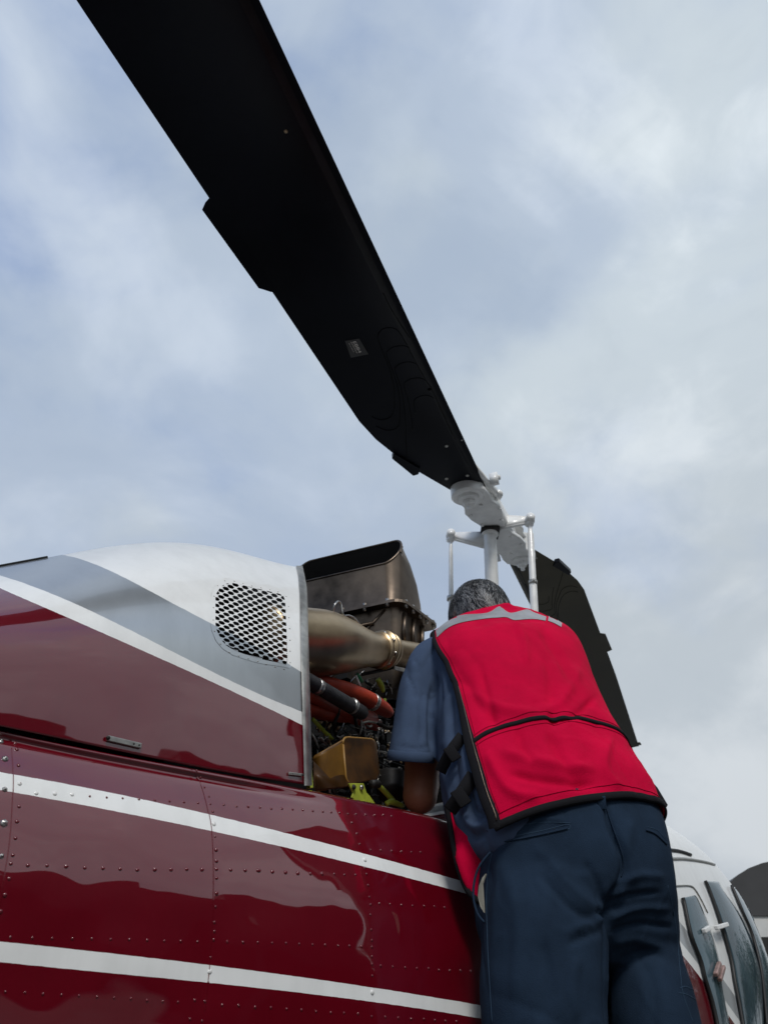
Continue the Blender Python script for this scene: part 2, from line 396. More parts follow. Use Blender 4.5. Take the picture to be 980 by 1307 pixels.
def tree(x, y, h, label, seed):
    rnd = random.Random(seed); t = empty('broadleaf_tree', (x, y, 0), label, 'tree', 'trees along the edge of the airfield')
    g = Geo(); g.tube([(x, y, 0), (x + .1, y, h * .25), (x - .1, y + .1, h * .5), (x, y, h * .8)], [h * .03, h * .022, h * .015, h * .005], 8)
    cl = []
    for k in range(7):
        a = rnd.uniform(0, 6.28); z0 = h * rnd.uniform(.25, .55); q = Vector((x + math.cos(a) * h * .22, y + math.sin(a) * h * .22, z0 + h * .2))
        g.tube([(x, y, z0), tuple(q)], [h * .012, h * .004], 6); cl.append((q, h * rnd.uniform(.12, .2)))
    g.obj('trunk', M_bark, t)
    cl.append((Vector((x, y, h * .82)), h * .17)); V = []; Fc = []
    for q, r in cl:
        for k in range(330):
            d = Vector((rnd.gauss(0, 1), rnd.gauss(0, 1), rnd.gauss(0, .8))); d = d.normalized() * r * rnd.uniform(.5, 1.1)
            c = q + d; a = Vector((rnd.gauss(0, 1), rnd.gauss(0, 1), rnd.gauss(0, 1))).normalized(); b = a.orthogonal().normalized(); s = h * .022; n = len(V)
            V += [c - a * s, c + b * s * .5, c + a * s, c - b * s * .5]; Fc.append((n, n + 1, n + 2, n + 3))
    mesh('crown', V, Fc, M_leaf, t, smooth=False)
k = 0
TL = ['lone', 'tall', 'spreading', 'round', 'leaning', 'dense', 'thin', 'squat', 'pale', 'dark', 'open', 'young', 'old', 'broad']
for phi in (92, 97, 101, 106, 110, 115, 119, 124, 129, 134, 140, 147, 154, 162):
    h = (9.4, 8.2, 9.0, 7.6, 8.8, 9.6, 8.0, 9.2, 10, 8.6, 9.5, 10.5, 9, 10)[k]
    d = 34 + 3 * (k % 3)
    tree(math.sin(R(phi)) * d, math.cos(R(phi)) * d, h, '%s broadleaf tree behind the photographer beyond the apron edge' % TL[k], k); k += 1

for phi, d, h in ((39, 62, 13), (43, 66, 15), (47, 60, 12), (51, 64, 14), (55, 61, 12)):
    tree(math.sin(R(phi)) * d, math.cos(R(phi)) * d, h, '%s broadleaf tree far off to the right beyond the hangars' % ['nearest', 'highest', 'rounded', 'wide', 'lowest'][k - 14], k + 20); k += 1
def tall_hangar():
    t = empty('hangar', (9, 2, 0), 'tall dark clad hangar standing close on the right of the helicopter', 'hangar')
    g = Geo(); g.box((14.5, 3.8, 5.5), (5, 0, 0), (0, 1.9, 0), (0, 0, 5.5)); g.obj('wall', M_wall, t, smooth=False)
    g = Geo(); g.prism([(9.2, 1.6, 11.0), (19.8, 1.6, 11.0), (14.5, 1.6, 12.6)], (0, 4.4, 0)); g.obj('roof', M_roof, t, smooth=False)
    for i in range(3):
        g = Geo(); g.box((9.46, 2.6 + i * 1.1, 2.2), (.04, 0, 0), (0, .5, 0), (0, 0, 2.1)); g.obj('door_panel', M_dark, t, smooth=False)
tall_hangar()
def low_hangar():
    t = empty('workshop', (14, -4, 0), 'long low dark workshop with stepped roof behind the photographer to the right', 'workshop')
    d = Vector((.45, 1, 0)).normalized(); n = Vector((1, -.45, 0)).normalized(); c0 = Vector((13.2, -2.2, 0))
    for k, (a, b, h) in enumerate(((-9.5, -6.2, 5.2), (-6.2, -2.4, 6.0), (-2.4, 0.9, 5.4), (0.9, 4.2, 6.3))):
        g = Geo(); c = c0 + d * (a + b) / 2 + n * 3; g.box(c + ZV * h / 2, d * ((b - a) / 2 - .003), n * 3, ZV * h / 2); g.obj('wall', M_wall, t, smooth=False)
        g = Geo(); p = c0 + d * (a - .05) - n * .2; g.prism([p + ZV * (h + .003), p + n * 6.4 + ZV * (h + .003), p + n * 3.2 + ZV * (h + .9)], d * (b - a + .09)); g.obj('roof', M_roof, t, smooth=False)
        for q in (0.3, .7):
            g = Geo(); g.box(c0 + d * (a + (b - a) * q) - n * .03 + ZV * 1.5, d * .7, n * .05, ZV * 1.4); g.obj('door', M_dark, t, smooth=False)
low_hangar()

def far_hangar():
    c = P(1044, 1200, 42); cx, cy = c.x, c.y
    t = empty('arched_hangar', (cx, cy, 0), 'distant arched hangar with dark rounded roof beyond the helicopter nose', 'hangar')
    rw = 4.3; zb = 8.9
    g = Geo(); pts = [(cx - rw, cy, zb)] + [(cx - rw * math.cos(a * math.pi / 16), cy, zb + 2.6 * math.sin(a * math.pi / 16)) for a in range(1, 16)] + [(cx + rw, cy, zb)]
    g.prism(pts, (0, 16, 0)); g.obj('roof', M_roof, t, smooth=False)
    g = Geo(); g.box((cx, cy + 8, zb / 2), (rw - .15, 0, 0), (0, 7.9, 0), (0, 0, zb / 2)); g.obj('wall', M_pale, t, smooth=False)
    for i in range(3):
        g = Geo(); g.box((cx - 2.7 + i * 2.7, cy - .02, 7.2), (.9, 0, 0), (0, .15, 0), (0, 0, .75)); w = g.obj('window', M_dark, t, smooth=False)
    g = Geo(); g.box((cx, cy - .02, 1.8), (2.6, 0, 0), (0, .14, 0), (0, 0, 1.75)); g.obj('door', M_alu, t, smooth=False)
far_hangar()

# ================================================================== HELICOPTER
heli = empty('helicopter', HX(SHUB, 0, -CAMH), 'dark red and white helicopter with its engine cowling open for maintenance', 'helicopter')
R0 = curve([(-80, 741), (0, 723.5), (60, 711), (100, 705), (140, 698.5), (180, 693), (215, 691.5), (250, 694.5), (300, 705), (340, 714), (380, 724)], 6)
R1a = curve([(60, 707), (103, 713.5), (141, 728.6), (189, 754), (231, 776), (274, 797), (320, 822), (369, 848.6), (388, 860)], 4)
R1 = lambda x: R1a(x) if x > 62 else R0(x) - 14 + (x - 62) * .1
R2 = curve([(0, 735), (43, 748), (107, 776), (171, 808), (257, 848.6), (321, 883), (386, 908.6)], 3)
R3 = curve([(0, 752), (43, 767), (86, 788.6), (150, 818.6), (214, 844), (300, 883), (343, 906), (388, 926.6)], 3)
R4 = curve([(0, 926.6), (86, 945), (180, 963.5), (240, 977), (326, 992), (388, 1001)], 3)
def WC(px): return 0.375 + 0.085 * min(max((px + 60) / 450, -0.6), 1.2)
def cowlL(px, v):
    w = WC(px); q = max(0.0, 1 - v)
    return w * (1 - 0.10 * q * q - 0.52 * q ** 6)
def cowlP(px, py, off=0.0):
    v = (py - R0(px)) / (R4(px) - R0(px))
    return H(px, py, cowlL(px, min(max(v, 0), 1.05)) + off)
edge = lin([(700, 377), (724, 379.5), (735, 382), (760, 384), (860, 386.5), (1001, 390), (1010, 390)])
GR = [(275, 763), (276.5, 757), (281.5, 749), (288.5, 745), (297, 744), (331.5, 752), (357, 758), (362, 761.5), (364, 767), (365.7, 805.7), (366.9, 844), (365, 848.6), (360, 847), (328.6, 840.7), (300, 831), (288.6, 824), (281.4, 815.7), (276.4, 804), (275, 797)]
def inside(poly, x, y, grow=0.0):
    n = len(poly); cx = sum(p[0] for p in poly) / n; cy = sum(p[1] for p in poly) / n
    for i in range(n):
        (x0, y0), (x1, y1) = poly[i], poly[(i + 1) % n]
        ex, ey = x1 - x0, y1 - y0; l = math.hypot(ex, ey); d = (ex * (y - y0) - ey * (x - x0)) / l
        s = (ex * (cy - y0) - ey * (cx - x0)); d = d if s > 0 else -d
        if d < -grow: return False
    return True
def full_hull(name, nr, nc, pf, top_rows, bot_rows, m, skip=None, attr=None, parent=heli):
    """pf(i,j) -> (point, px, py); mirrored about the keel; extra rows over the top and under the belly"""
    rows = []
    base = [[pf(i, j) for j in range(nc)] for i in range(nr)]
    def loc(p): q = p - CAMP; return q.dot(U), q.dot(S) + LN, q.z
    for (fl, dz) in top_rows:
        rows.append([(HX(loc(b[0])[0], loc(b[0])[1] * fl, loc(b[0])[2] + dz), b[1], b[2]) for b in base[0]])
    nt_ = len(rows); rows += base
    for (fl, dz) in bot_rows:
        rows.append([(HX(loc(b[0])[0], loc(b[0])[1] * fl, loc(b[0])[2] + dz), b[1], b[2] + 60) for b in base[-1]])
    V = [c[0] for r in rows for c in r]; n = len(V); at = {}
    if attr:
        for k, f in attr.items(): at[k] = [f(c[1], c[2]) for r in rows for c in r]; at[k] = at[k] + at[k]
    Fc = grid_faces(len(rows), nc, skip=(lambda i, j: skip(i - nt_, j)) if skip else None, flip=True)
    V2 = [HX(loc(v)[0], -loc(v)[1], loc(v)[2]) for v in V]
    F2 = grid_faces(len(rows), nc, base=n)
    return mesh(name, V + V2, Fc + F2, m, parent, attrs=at), rows, nt_
# --- aft engine cowling
NR, NC = 96, 170
def pc(i, j):
    u = j / (NC - 1); v = i / (NR - 1)
    px = -190 + (380 + 190) * u
    for _ in range(3):
        py = R0(px) + (R4(px) - R0(px)) * v; px = -190 + (edge(py) + 190) * u
    py = R0(px) + (R4(px) - R0(px)) * v
    return cowlP(px, py), px, py
base_px = {}
def gskip(i, j):
    if i < 0: return False
    for a in (i, i + 1):
        for b in (j, j + 1):
            if 0 <= a < NR and 0 <= b < NC:
                q = base_px.get((a, b))
                if q is None: p = pc(a, b); q = (p[1], p[2]); base_px[(a, b)] = q
                if q[0] > 268 and inside(GR, q[0], q[1], 1.0): return True
    return False
CA = dict(pa=lambda x, y: y - R1(x), pb=lambda x, y: y - R2(x), pc=lambda x, y: y - R3(x))
cowl, crow, cnt_ = full_hull('engine_cowling', NR, NC, pc, [(0.0, 0.012), (0.35, 0.010), (0.7, 0.006), (0.9, 0.0025)], [], M_cowl, gskip, CA)
md = cowl.modifiers.new('thickness', 'SOLIDIFY'); md.thickness = 0.003; md.offset = -1; cowl.data.materials.append(M_black); md.material_offset = 1
# grille: perforated plate of hexagonal holes
def clip(poly, edges):
    n = len(edges); cx = sum(p[0] for p in edges) / n; cy = sum(p[1] for p in edges) / n
    for i in range(n):
        (x0, y0), (x1, y1) = edges[i], edges[(i + 1) % n]
        def d(p): return (x1 - x0) * (p[1] - y0) - (y1 - y0) * (p[0] - x0)
        s = 1 if d((cx, cy)) > 0 else -1; out = []
        for k in range(len(poly)):
            a, b = poly[k], poly[(k + 1) % len(poly)]; da, db = s * d(a), s * d(b)
            if da >= 0: out.append(a)
            if da * db < 0: t = da / (da - db); out.append((a[0] + (b[0] - a[0]) * t, a[1] + (b[1] - a[1]) * t))
        poly = out
        if len(poly) < 3: return []
    return poly
def grille():
    g = []; ax = (12.4, 3.4); ay = (0.15, 8.25)
    gc = (sum(p[0] for p in GR) / len(GR), sum(p[1] for p in GR) / len(GR))
    def hexa(cx, cy, kx, ky):
        return [(cx + ax[0] * a * kx + ay[0] * b * ky, cy + ax[1] * a * kx + ay[1] * b * ky) for a, b in ((-.5, -.12), (-.22, -.5), (.22, -.5), (.5, .12), (.22, .5), (-.22, .5))]
    for i in range(-8, 9):
        for j in range(-14, 15):
            for h in (0, 1):
                cx = 320 + ax[0] * (i + .5 * h) + ay[0] * (j + .5 * h); cy = 797 + ax[1] * (i + .5 * h) + ay[1] * (j + .5 * h)
                if not inside(GR, cx, cy, 9): continue
                # brick-like tiling cell (parallelogram pitch / 2 rows)
                o_ = [(cx + ax[0] * a + ay[0] * b, cy + ax[1] * a + ay[1] * b) for a, b in ((-.36, 0), (-.14, -.5 * .5 * 2 * .5 - .0), (.14, -.25), (.36, 0), (.14, .25), (-.14, .25))]
                # outer: exact hexagonal tiling of the centred lattice; inner: the hole
                out = [(cx + ax[0] * a + ay[0] * b, cy + ax[1] * a + ay[1] * b) for a, b in ((-.375, 0), (-.125, -.5), (.125, -.5), (.375, 0), (.125, .5), (-.125, .5))]
                inn = [(cx + ax[0] * a + ay[0] * b, cy + ax[1] * a + ay[1] * b) for a, b in ((-.36, 0), (-.19, -.27), (.19, -.27), (.36, 0), (.19, .27), (-.19, .27))]
                for k in range(6):
                    q = clip([out[k], out[(k + 1) % 6], inn[(k + 1) % 6], inn[k]], GR)
                    if len(q) >= 3: g.append(q)
    # solid margin around the holes
    n = len(GR); cx, cy = gc
    def grow(p, d):
        l = math.hypot(p[0] - cx, p[1] - cy); return (p[0] + (p[0] - cx) / l * d, p[1] + (p[1] - cy) / l * d)
    def resamp(poly):
        o = []
        for i in range(len(poly)):
            a, b = poly[i], poly[(i + 1) % len(poly)]; m_ = max(1, int(math.dist(a, b) / 4))
            for k in range(m_): o.append((a[0] + (b[0] - a[0]) * k / m_, a[1] + (b[1] - a[1]) * k / m_))
        return o
    rs = resamp(GR)
    for i in range(len(rs)):
        a, b = rs[i], rs[(i + 1) % len(rs)]
        g.append([a, b, grow(b, 6), grow(a, 6)])
    V = []; Fc = []; at = dict(pa=[], pb=[], pc=[]); ids = {}
    for q in g:
        f = []
        for p in q:
            key = (round(p[0] * 50), round(p[1] * 50))
            if key not in ids:
                ids[key] = len(V); V.append(cowlP(p[0], p[1], 0.0006))
                for k, fn in CA.items(): at[k].append(fn(*p))
            if ids[key] not in f: f.append(ids[key])
        if len(f) >= 3: Fc.append(tuple(f))
    o = mesh('vent_grille', V, Fc, M_cowl, heli, smooth=True, attrs=at); o['label'] = 'white perforated vent grille of flat hexagonal holes'
    bm = bmesh.new(); bm.from_mesh(o.data); bmesh.ops.recalc_face_normals(bm, faces=bm.faces); bm.to_mesh(o.data); bm.free()
    return o
grille()
# metal edge strip of the cowling, with a flange turned inwards
V = []; ys = [722, 724, 728, 735] + list(range(750, 1001, 10)) + [1003]
for y in ys:
    e = edge(y); w = 8.0 if y > 740 else 6.5
    for dx, dl in ((-1.5, 0.0022), (0, 0.0035), (w * .5, 0.003), (w, -0.001), (w + .5, -0.012), (w - 1, -0.03)):
        l = cowlL(e, (min(y, 1001) - R0(e)) / (R4(e) - R0(e))); V.append(H(e + dx, y, l + dl))
mesh('cowling_edge_strip', V, grid_faces(len(ys), 6, flip=True), M_alu, heli)
g = Geo(); tube_pts = [cowlP(x, R0(x), 0.0) for x in range(-150, 62, 10)]
g.tube([p + ZV * .002 for p in tube_pts], .0022, 6); g.obj('cowling_rain_rail', M_rubber, heli)

# --- rivets and fasteners
def dome_geo(p, n, r, h=0.5, seg=8):
    a = n.orthogonal().normalized(); b = n.cross(a); V = []
    for (rr, hh) in ((1.0, -0.15), (0.95, 0.35), (0.6, 0.85)):
        V += [p + (a * math.cos(2 * math.pi * k / seg) + b * math.sin(2 * math.pi * k / seg)) * r * rr + n * r * h * hh for k in range(seg)]
    V.append(p + n * r * h); f = grid_faces(3, seg, wrap=True); f += [(2 * seg + k, 2 * seg + (k + 1) % seg, 3 * seg) for k in range(seg)]
    return V, f
def norm_of(fn, px, py):
    a = fn(px, py); n = (fn(px + 2, py) - a).cross(fn(px, py + 2) - a).normalized()
    if n.dot(ray(px, py)) > 0: n = -n
    return a, n
def along(poly, step):
    out = []; carry = 0
    for (x0, y0), (x1, y1) in zip(poly, poly[1:]):
        l = math.dist((x0, y0), (x1, y1)); t = carry
        while t < l: out.append((x0 + (x1 - x0) * t / l, y0 + (y1 - y0) * t / l)); t += step
        carry = t - l
    return out
def rivets(name, fn, pts, r_px, m, h=0.6, jitter=0.25):
    g = Geo()
    for (x, y) in pts:
        x += random.uniform(-jitter, jitter); y += random.uniform(-jitter, jitter)
        p, n = norm_of(fn, x, y); g.add(dome_geo(p, n, r_px * pix(p)[2] / F * random.uniform(.9, 1.1), h))
    return g.obj(name, m, heli, kind='stuff')
gz = lambda X, Y: (260 + X / 7, 720 + Y / 7)
gp = [gz(*p) for p in ((125, 195), (190, 152), (272, 153), (352, 175), (430, 198), (510, 212), (590, 232), (662, 248), (735, 292), (757, 380), (760, 480), (765, 577), (768, 680), (770, 778), (772, 880), (720, 938), (642, 918), (563, 896), (482, 870), (400, 845), (315, 820), (230, 787), (152, 713), (98, 602), (86, 500), (86, 388), (92, 286))]
rivets('grille_rivets', lambda x, y: cowlP(x, y, .001), gp, 1.0, M_alu)

# --- lower fuselage skin
T_ = curve([(0, 931), (86, 950), (180, 968), (240, 981), (326, 996), (395, 1007), (450, 1020), (520, 1036), (570, 1047), (700, 1082)], 3)
A_ = curve([(17, 989), (101, 1003.7), (188.5, 1022), (269, 1040.7), (330, 1055), (409, 1074.7), (465, 1091), (528.5, 1107), (572, 1120), (700, 1158)], 3)
B_ = curve([(17, 1011), (101, 1028), (188.5, 1044), (269, 1061), (330, 1072.5), (409, 1093.4), (469, 1108), (528.5, 1124), (576, 1135), (700, 1172)], 3)
C_ = curve([(0, 1203), (101, 1211), (202, 1225), (250, 1231.5), (330, 1240), (369, 1245.8), (489, 1263), (616, 1284), (700, 1300)], 3)
D_ = curve([(0, 1229), (101, 1237.7), (202, 1248.5), (330, 1263), (369, 1266), (489, 1280), (618, 1302), (700, 1317)], 3)
def WH(px): return 0.44 + 0.165 * min(max(px / 640, -0.5), 1.05)
def hullL(px, py):
    q = (py - T_(px)) / (D_(px) - T_(px)); w = WH(px)
    l = w - 0.070 * max(0, 1 - q) ** 3.4 if q < 1 else w - 0.03 * (q - 1) ** 2
    d = py - T_(px)
    fade = min(max((430 - px) / 120, 0), 1)
    l += fade * (0.007 * math.exp(-((d - 3) / 3.5) ** 2) - 0.004 * math.exp(-((d - 12) / 3.0) ** 2))
    if d < 2: l -= 0.012 * (2 - d) / 2
    # shallow quilting between the frames
    l += 0.0008 * math.sin(px / 33.0) * math.sin(py / 29.0) + 0.0011 * noise.noise(Vector((px / 70, py / 55, 3)))
    return l
def hullP(px, py, off=0.0): return H(px, py, hullL(px, py) + off)
NRH, NCH = 110, 200
def phf(i, j):
    px = -190 + (720 + 190) * j / (NCH - 1); v = i / (NRH - 1)
    d = v * 22 if v < .16 else None
    py = T_(px) + (D_(px) + 60 - T_(px)) * (v ** 1.15)
    return hullP(px, py), px, py
HAa = dict(pa=lambda x, y: y - A_(x), pb=lambda x, y: y - B_(x), pc=lambda x, y: y - C_(x), pd=lambda x, y: y - D_(x))
hull_o, hrow, hnt = full_hull('fuselage_skin', NRH, NCH, phf, [(0.0, 0.0), (0.5, 0.001), (0.93, 0.001)], [(0.97, -0.10), (0.85, -0.2), (0.6, -0.27), (0.0, -0.30)], M_hull, None, HAa)
# tail cone closing the after end down to the boom
def tail_cone():
    lp = [sLz0(r[0][0]) for r in crow[cnt_:]] + [sLz0(r[0][0]) for r in hrow[hnt:]]
    lp = lp[::4] + [lp[-1]]; lp = [(lp[0][0], 0.0, lp[0][2])] + lp; lp = lp + [(a, -b, c) for a, b, c in lp[::-1]]; n = len(lp); V = []
    cz = .36
    for t in [i / 12 for i in range(13)]:
        e = t * t * (3 - 2 * t)
        for a, b, c in lp:
            ang = math.atan2(c - cz, b); rb, rz = .19 * math.cos(ang), .19 * math.sin(ang)
            V.append(HX(a * (1 - t) + (-1.3) * t, b * (1 - e) + rb * e, (c - .0) * (1 - e) + (cz + .05 + rz) * e))
    o = mesh('tail_cone', V, grid_faces(13, n, wrap=True), M_red, heli); bm = bmesh.new(); bm.from_mesh(o.data); bmesh.ops.recalc_face_normals(bm, faces=bm.faces); bm.to_mesh(o.data); bm.free()
def sLz0(p): q = p - CAMP; return q.dot(U), q.dot(S) + LN, q.z
tail_cone()
z3 = lambda X, Y: (X / 2.97, 900 + Y / 2.97)
z4 = lambda X, Y: (250 + X / 2.513, 980 + Y / 2.513)
big_r, small_r = [], []
big_r += [z3(*p) for p in ((58, 145), (64, 168), (70, 230), (75, 299), (72, 386), (65, 443), (59, 506), (48, 570), (42, 603), (34, 660), (18, 722), (2, 784))]
big_r += [z3(*p) for p in ((106, 608), (179, 610), (251, 613), (321, 618), (391, 620), (456, 622), (521, 625), (586, 625), (648, 624), (708, 624), (765, 624), (819, 550), (820, 592), (820, 623), (820, 656), (820, 714), (875, 625), (929, 628), (978, 628))]
small_r += [z3(*p) for p in ((138, 335), (207, 337), (274, 339), (341, 347), (404, 352), (465, 354), (527, 358), (587, 362), (642, 366), (698, 369), (751, 372), (797, 376), (848, 379), (895, 384), (940, 386))]
small_r += [z3(*p) for p in ((792, 348), (775, 312), (760, 275), (745, 250), (806, 405), (810, 452), (815, 500), (816, 766), (812, 826), (812, 860), (810, 893), (798, 960), (795, 1012), (790, 1054))]
small_r += [z3(*p) for p in ((40, 881), (122, 884), (198, 886), (274, 886), (347, 888), (419, 889), (489, 890), (558, 893), (622, 896), (685, 896), (748, 898), (861, 900), (921, 901))]
small_r += [z3(*p) for p in ((20, 1088), (95, 1091), (163, 1096), (232, 1100), (300, 1104), (367, 1107), (433, 1111), (495, 1115), (557, 1121), (617, 1125), (675, 1128), (739, 1121), (778, 1125), (841, 1139), (905, 1141), (967, 1146), (720, 1192), (766, 1200))]
small_r += [z3(*p) for p in ((28, 103), (58, 106), (118, 118), (162, 125), (205, 132), (245, 138))]
big_r += [z4(*p) for p in ((111, 328), (158, 329), (202, 331), (245, 334), (287, 337), (327, 339), (367, 341), (405, 341))]
small_r += [z4(*p) for p in ((90, 119), (130, 124), (168, 126), (205, 128), (242, 132), (276, 132), (310, 135), (343, 136), (375, 139), (407, 141), (433, 143), (460, 145), (487, 149), (513, 150), (544, 152), (573, 153), (600, 153), (627, 156))]
small_r += [z4(*p) for p in ((443, 342), (477, 344), (512, 345), (541, 322), (547, 342), (553, 378), (556, 415), (560, 440), (560, 473), (562, 520), (564, 555), (564, 576), (564, 607), (565, 632), (566, 668), (541, 296), (526, 245), (516, 212), (500, 177))]
small_r += [z4(*p) for p in ((588, 437), (623, 438), (659, 441), (695, 443), (731, 445), (765, 446), (797, 449), (560, 265), (593, 266), (627, 268), (659, 270), (691, 271), (721, 272))]
small_r += [z4(*p) for p in ((100, 558), (151, 561), (199, 562), (245, 563), (289, 564), (331, 566), (374, 568), (415, 570), (455, 571), (493, 573), (531, 575), (63, 447), (60, 497), (60, 526), (57, 553), (47, 609))]
small_r += [z4(*p) for p in ((593, 636), (631, 639), (671, 642), (709, 645), (746, 645), (779, 650), (813, 651), (848, 652), (879, 654))]
small_r += [z4(*p) for p in ((28, 750), (84, 762), (137, 763), (190, 769), (241, 770), (291, 775), (339, 778), (386, 783), (432, 786), (475, 788), (520, 790), (564, 799), (607, 800), (648, 803), (690, 806), (730, 808), (766, 811), (800, 813), (835, 815), (565, 722))]
rivets('large_skin_rivets', hullP, big_r, 2.7, M_red)
rivets('small_skin_rivets', hullP, small_r, 1.7, M_red, h=0.75)
rivets('white_stripe_fasteners', hullP, [z3(75, 299), z3(138, 335), z3(207, 337), z3(274, 339), z3(795, 1012), z3(810, 452), z4(43, 655), z4(57, 179), z4(541, 296), z4(565, 722)], 3.0, M_white, h=.5)
# skin seams: a narrow lap edge standing just proud
def ribbon(name, fn, pts, w_px, m, off=0.0008, n=None, parent=heli, **k):
    if n: pts = [tuple(p) for p in catmull(pts, n)]
    V = []
    for i, (x, y) in enumerate(pts):
        x0, y0 = pts[max(i - 1, 0)]; x1, y1 = pts[min(i + 1, len(pts) - 1)]; l = math.hypot(x1 - x0, y1 - y0) or 1
        nx, ny = -(y1 - y0) / l * w_px / 2, (x1 - x0) / l * w_px / 2
        V += [fn(x + nx, y + ny, -0.0012), fn(x + nx * .7, y + ny * .7, off), fn(x - nx * .7, y - ny * .7, off), fn(x - nx, y - ny, -0.0012)]
    o = mesh(name, V, grid_faces(len(pts), 4), m, parent, smooth=False, **k)
    bm = bmesh.new(); bm.from_mesh(o.data); bmesh.ops.recalc_face_normals(bm, faces=bm.faces); bm.to_mesh(o.data); bm.free()
    return o
ribbon('skin_lap_seam', hullP, [(14, 940), (17, 985), (16, 1030), (12, 1080), (4, 1130), (-6, 1200)], 1.6, M_red, n=24)
ribbon('skin_lap_seam', hullP, [(240, 976), (256, 1000), (266, 1035), (271, 1065), (273, 1110), (272, 1170), (268, 1230), (262, 1290)], 1.2, M_red, n=40)
# big fasteners at the picture's left edge
g = Geo()
for (x, y, r) in ((1, 947, 4.5), (6.5, 969, 5), (6, 1008, 4), (5, 1051, 5.5), (2, 1093, 3.5)):
    p, n = norm_of(hullP, x, y); g.add(dome_geo(p, n, r * .001, .6, 6)); g.add(dome_geo(p + n * .001, n, r * .00055, 1.2, 8))
g.obj('hinge_bolts', M_steel, heli, kind='stuff')
# latches on the cowling
def latch(name, fn, a, b, w, parent=heli):
    pa, na = norm_of(fn, *a); pb, nb = norm_of(fn, *b); n = (na + nb).normalized(); d = (pb - pa); l = d.length; d.normalize(); s = n.cross(d)
    g = Geo(); g.box((pa + pb) / 2 + n * .0025, d * l / 2, s * w / 2, n * .0022); o = g.obj(name, M_alu, parent, smooth=False); bevel(o, .001)
    k = Geo()
    for t_ in (.76, .92): k.add(dome_geo(pa + d * l * t_ + n * .0047, n, w * .2, .5))
    k.add(dome_geo(pa + n * .0047, n, w * .42, .7, 10)); k.obj('latch_rivet', M_dark, o, kind='stuff')
    return o
def abs_parent_fix(o): pass
latch('cowling_latch', lambda x, y: cowlP(x, y), (136, 943), (179, 953), .0085)
latch('cowling_latch', lambda x, y: cowlP(x, y), (384, 990), (367, 988), .0055)

# --- engine bay: floor, back wall, bulkhead inside the cowling
g = Geo()
def sLz(p): q = p - CAMP; return q.dot(U), q.dot(S) + LN, q.z
s_a = sLz(cowlP(388, 990))[0]; z_d = sLz(hullP(395, 1007))[2]
g.box(HX(s_a + .68, 0.0, z_d - .012), U * .80, S * .37, ZV * .006)
g.obj('engine_deck', M_dark, heli, smooth=False)
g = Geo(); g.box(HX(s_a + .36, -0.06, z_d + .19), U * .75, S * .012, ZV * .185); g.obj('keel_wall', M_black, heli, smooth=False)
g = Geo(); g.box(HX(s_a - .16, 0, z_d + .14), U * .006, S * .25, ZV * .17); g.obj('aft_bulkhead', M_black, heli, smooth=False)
g = Geo(); g.box(HX(s_a + 1.02, 0, z_d + .23), U * .01, S * .36, ZV * .25); g.obj('forward_firewall', M_dark, heli, smooth=False)

V = []; n0 = 0
for b_ in crow[cnt_][40:]:
    q = sLz(b_[0]); V += [HX(q[0] - .012, -.05, q[2] - .012), HX(q[0] - .012, -.05, z_d - .02)]; n0 += 1
mesh('cowling_sky_blocker', V, grid_faces(n0, 2), M_black, heli, smooth=False, solid=.004)  # added wall, closes off sky that would show through the grille
g = Geo(); g.prism([HX(1.12, -.32, .50), HX(1.85, -.32, .50), HX(1.85, -.32, 1.57), HX(1.70, -.32, 1.56), HX(1.12, -.32, 1.13)], S * .012); g.obj('port_sky_blocker', M_black, heli, smooth=False)  # added black screen on the port side, hides sky behind the grille holes
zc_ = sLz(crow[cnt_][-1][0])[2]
g = Geo(); g.box(HX(1.28, -.06, (zc_ + z_d) / 2 - .015), U * .26, S * .010, ZV * ((zc_ - z_d) / 2 - .02)); g.obj('engine_sky_blocker', M_black, heli, smooth=False)  # added panel, stops a wedge of bright sky behind the grille
g = Geo(); g.box(HX(1.92, -.07, z_d + .37), U * .42, S * .010, ZV * .38); g.obj('bay_sky_blocker', M_black, heli, smooth=False)  # added wall, blocks sky showing through the open engine bay
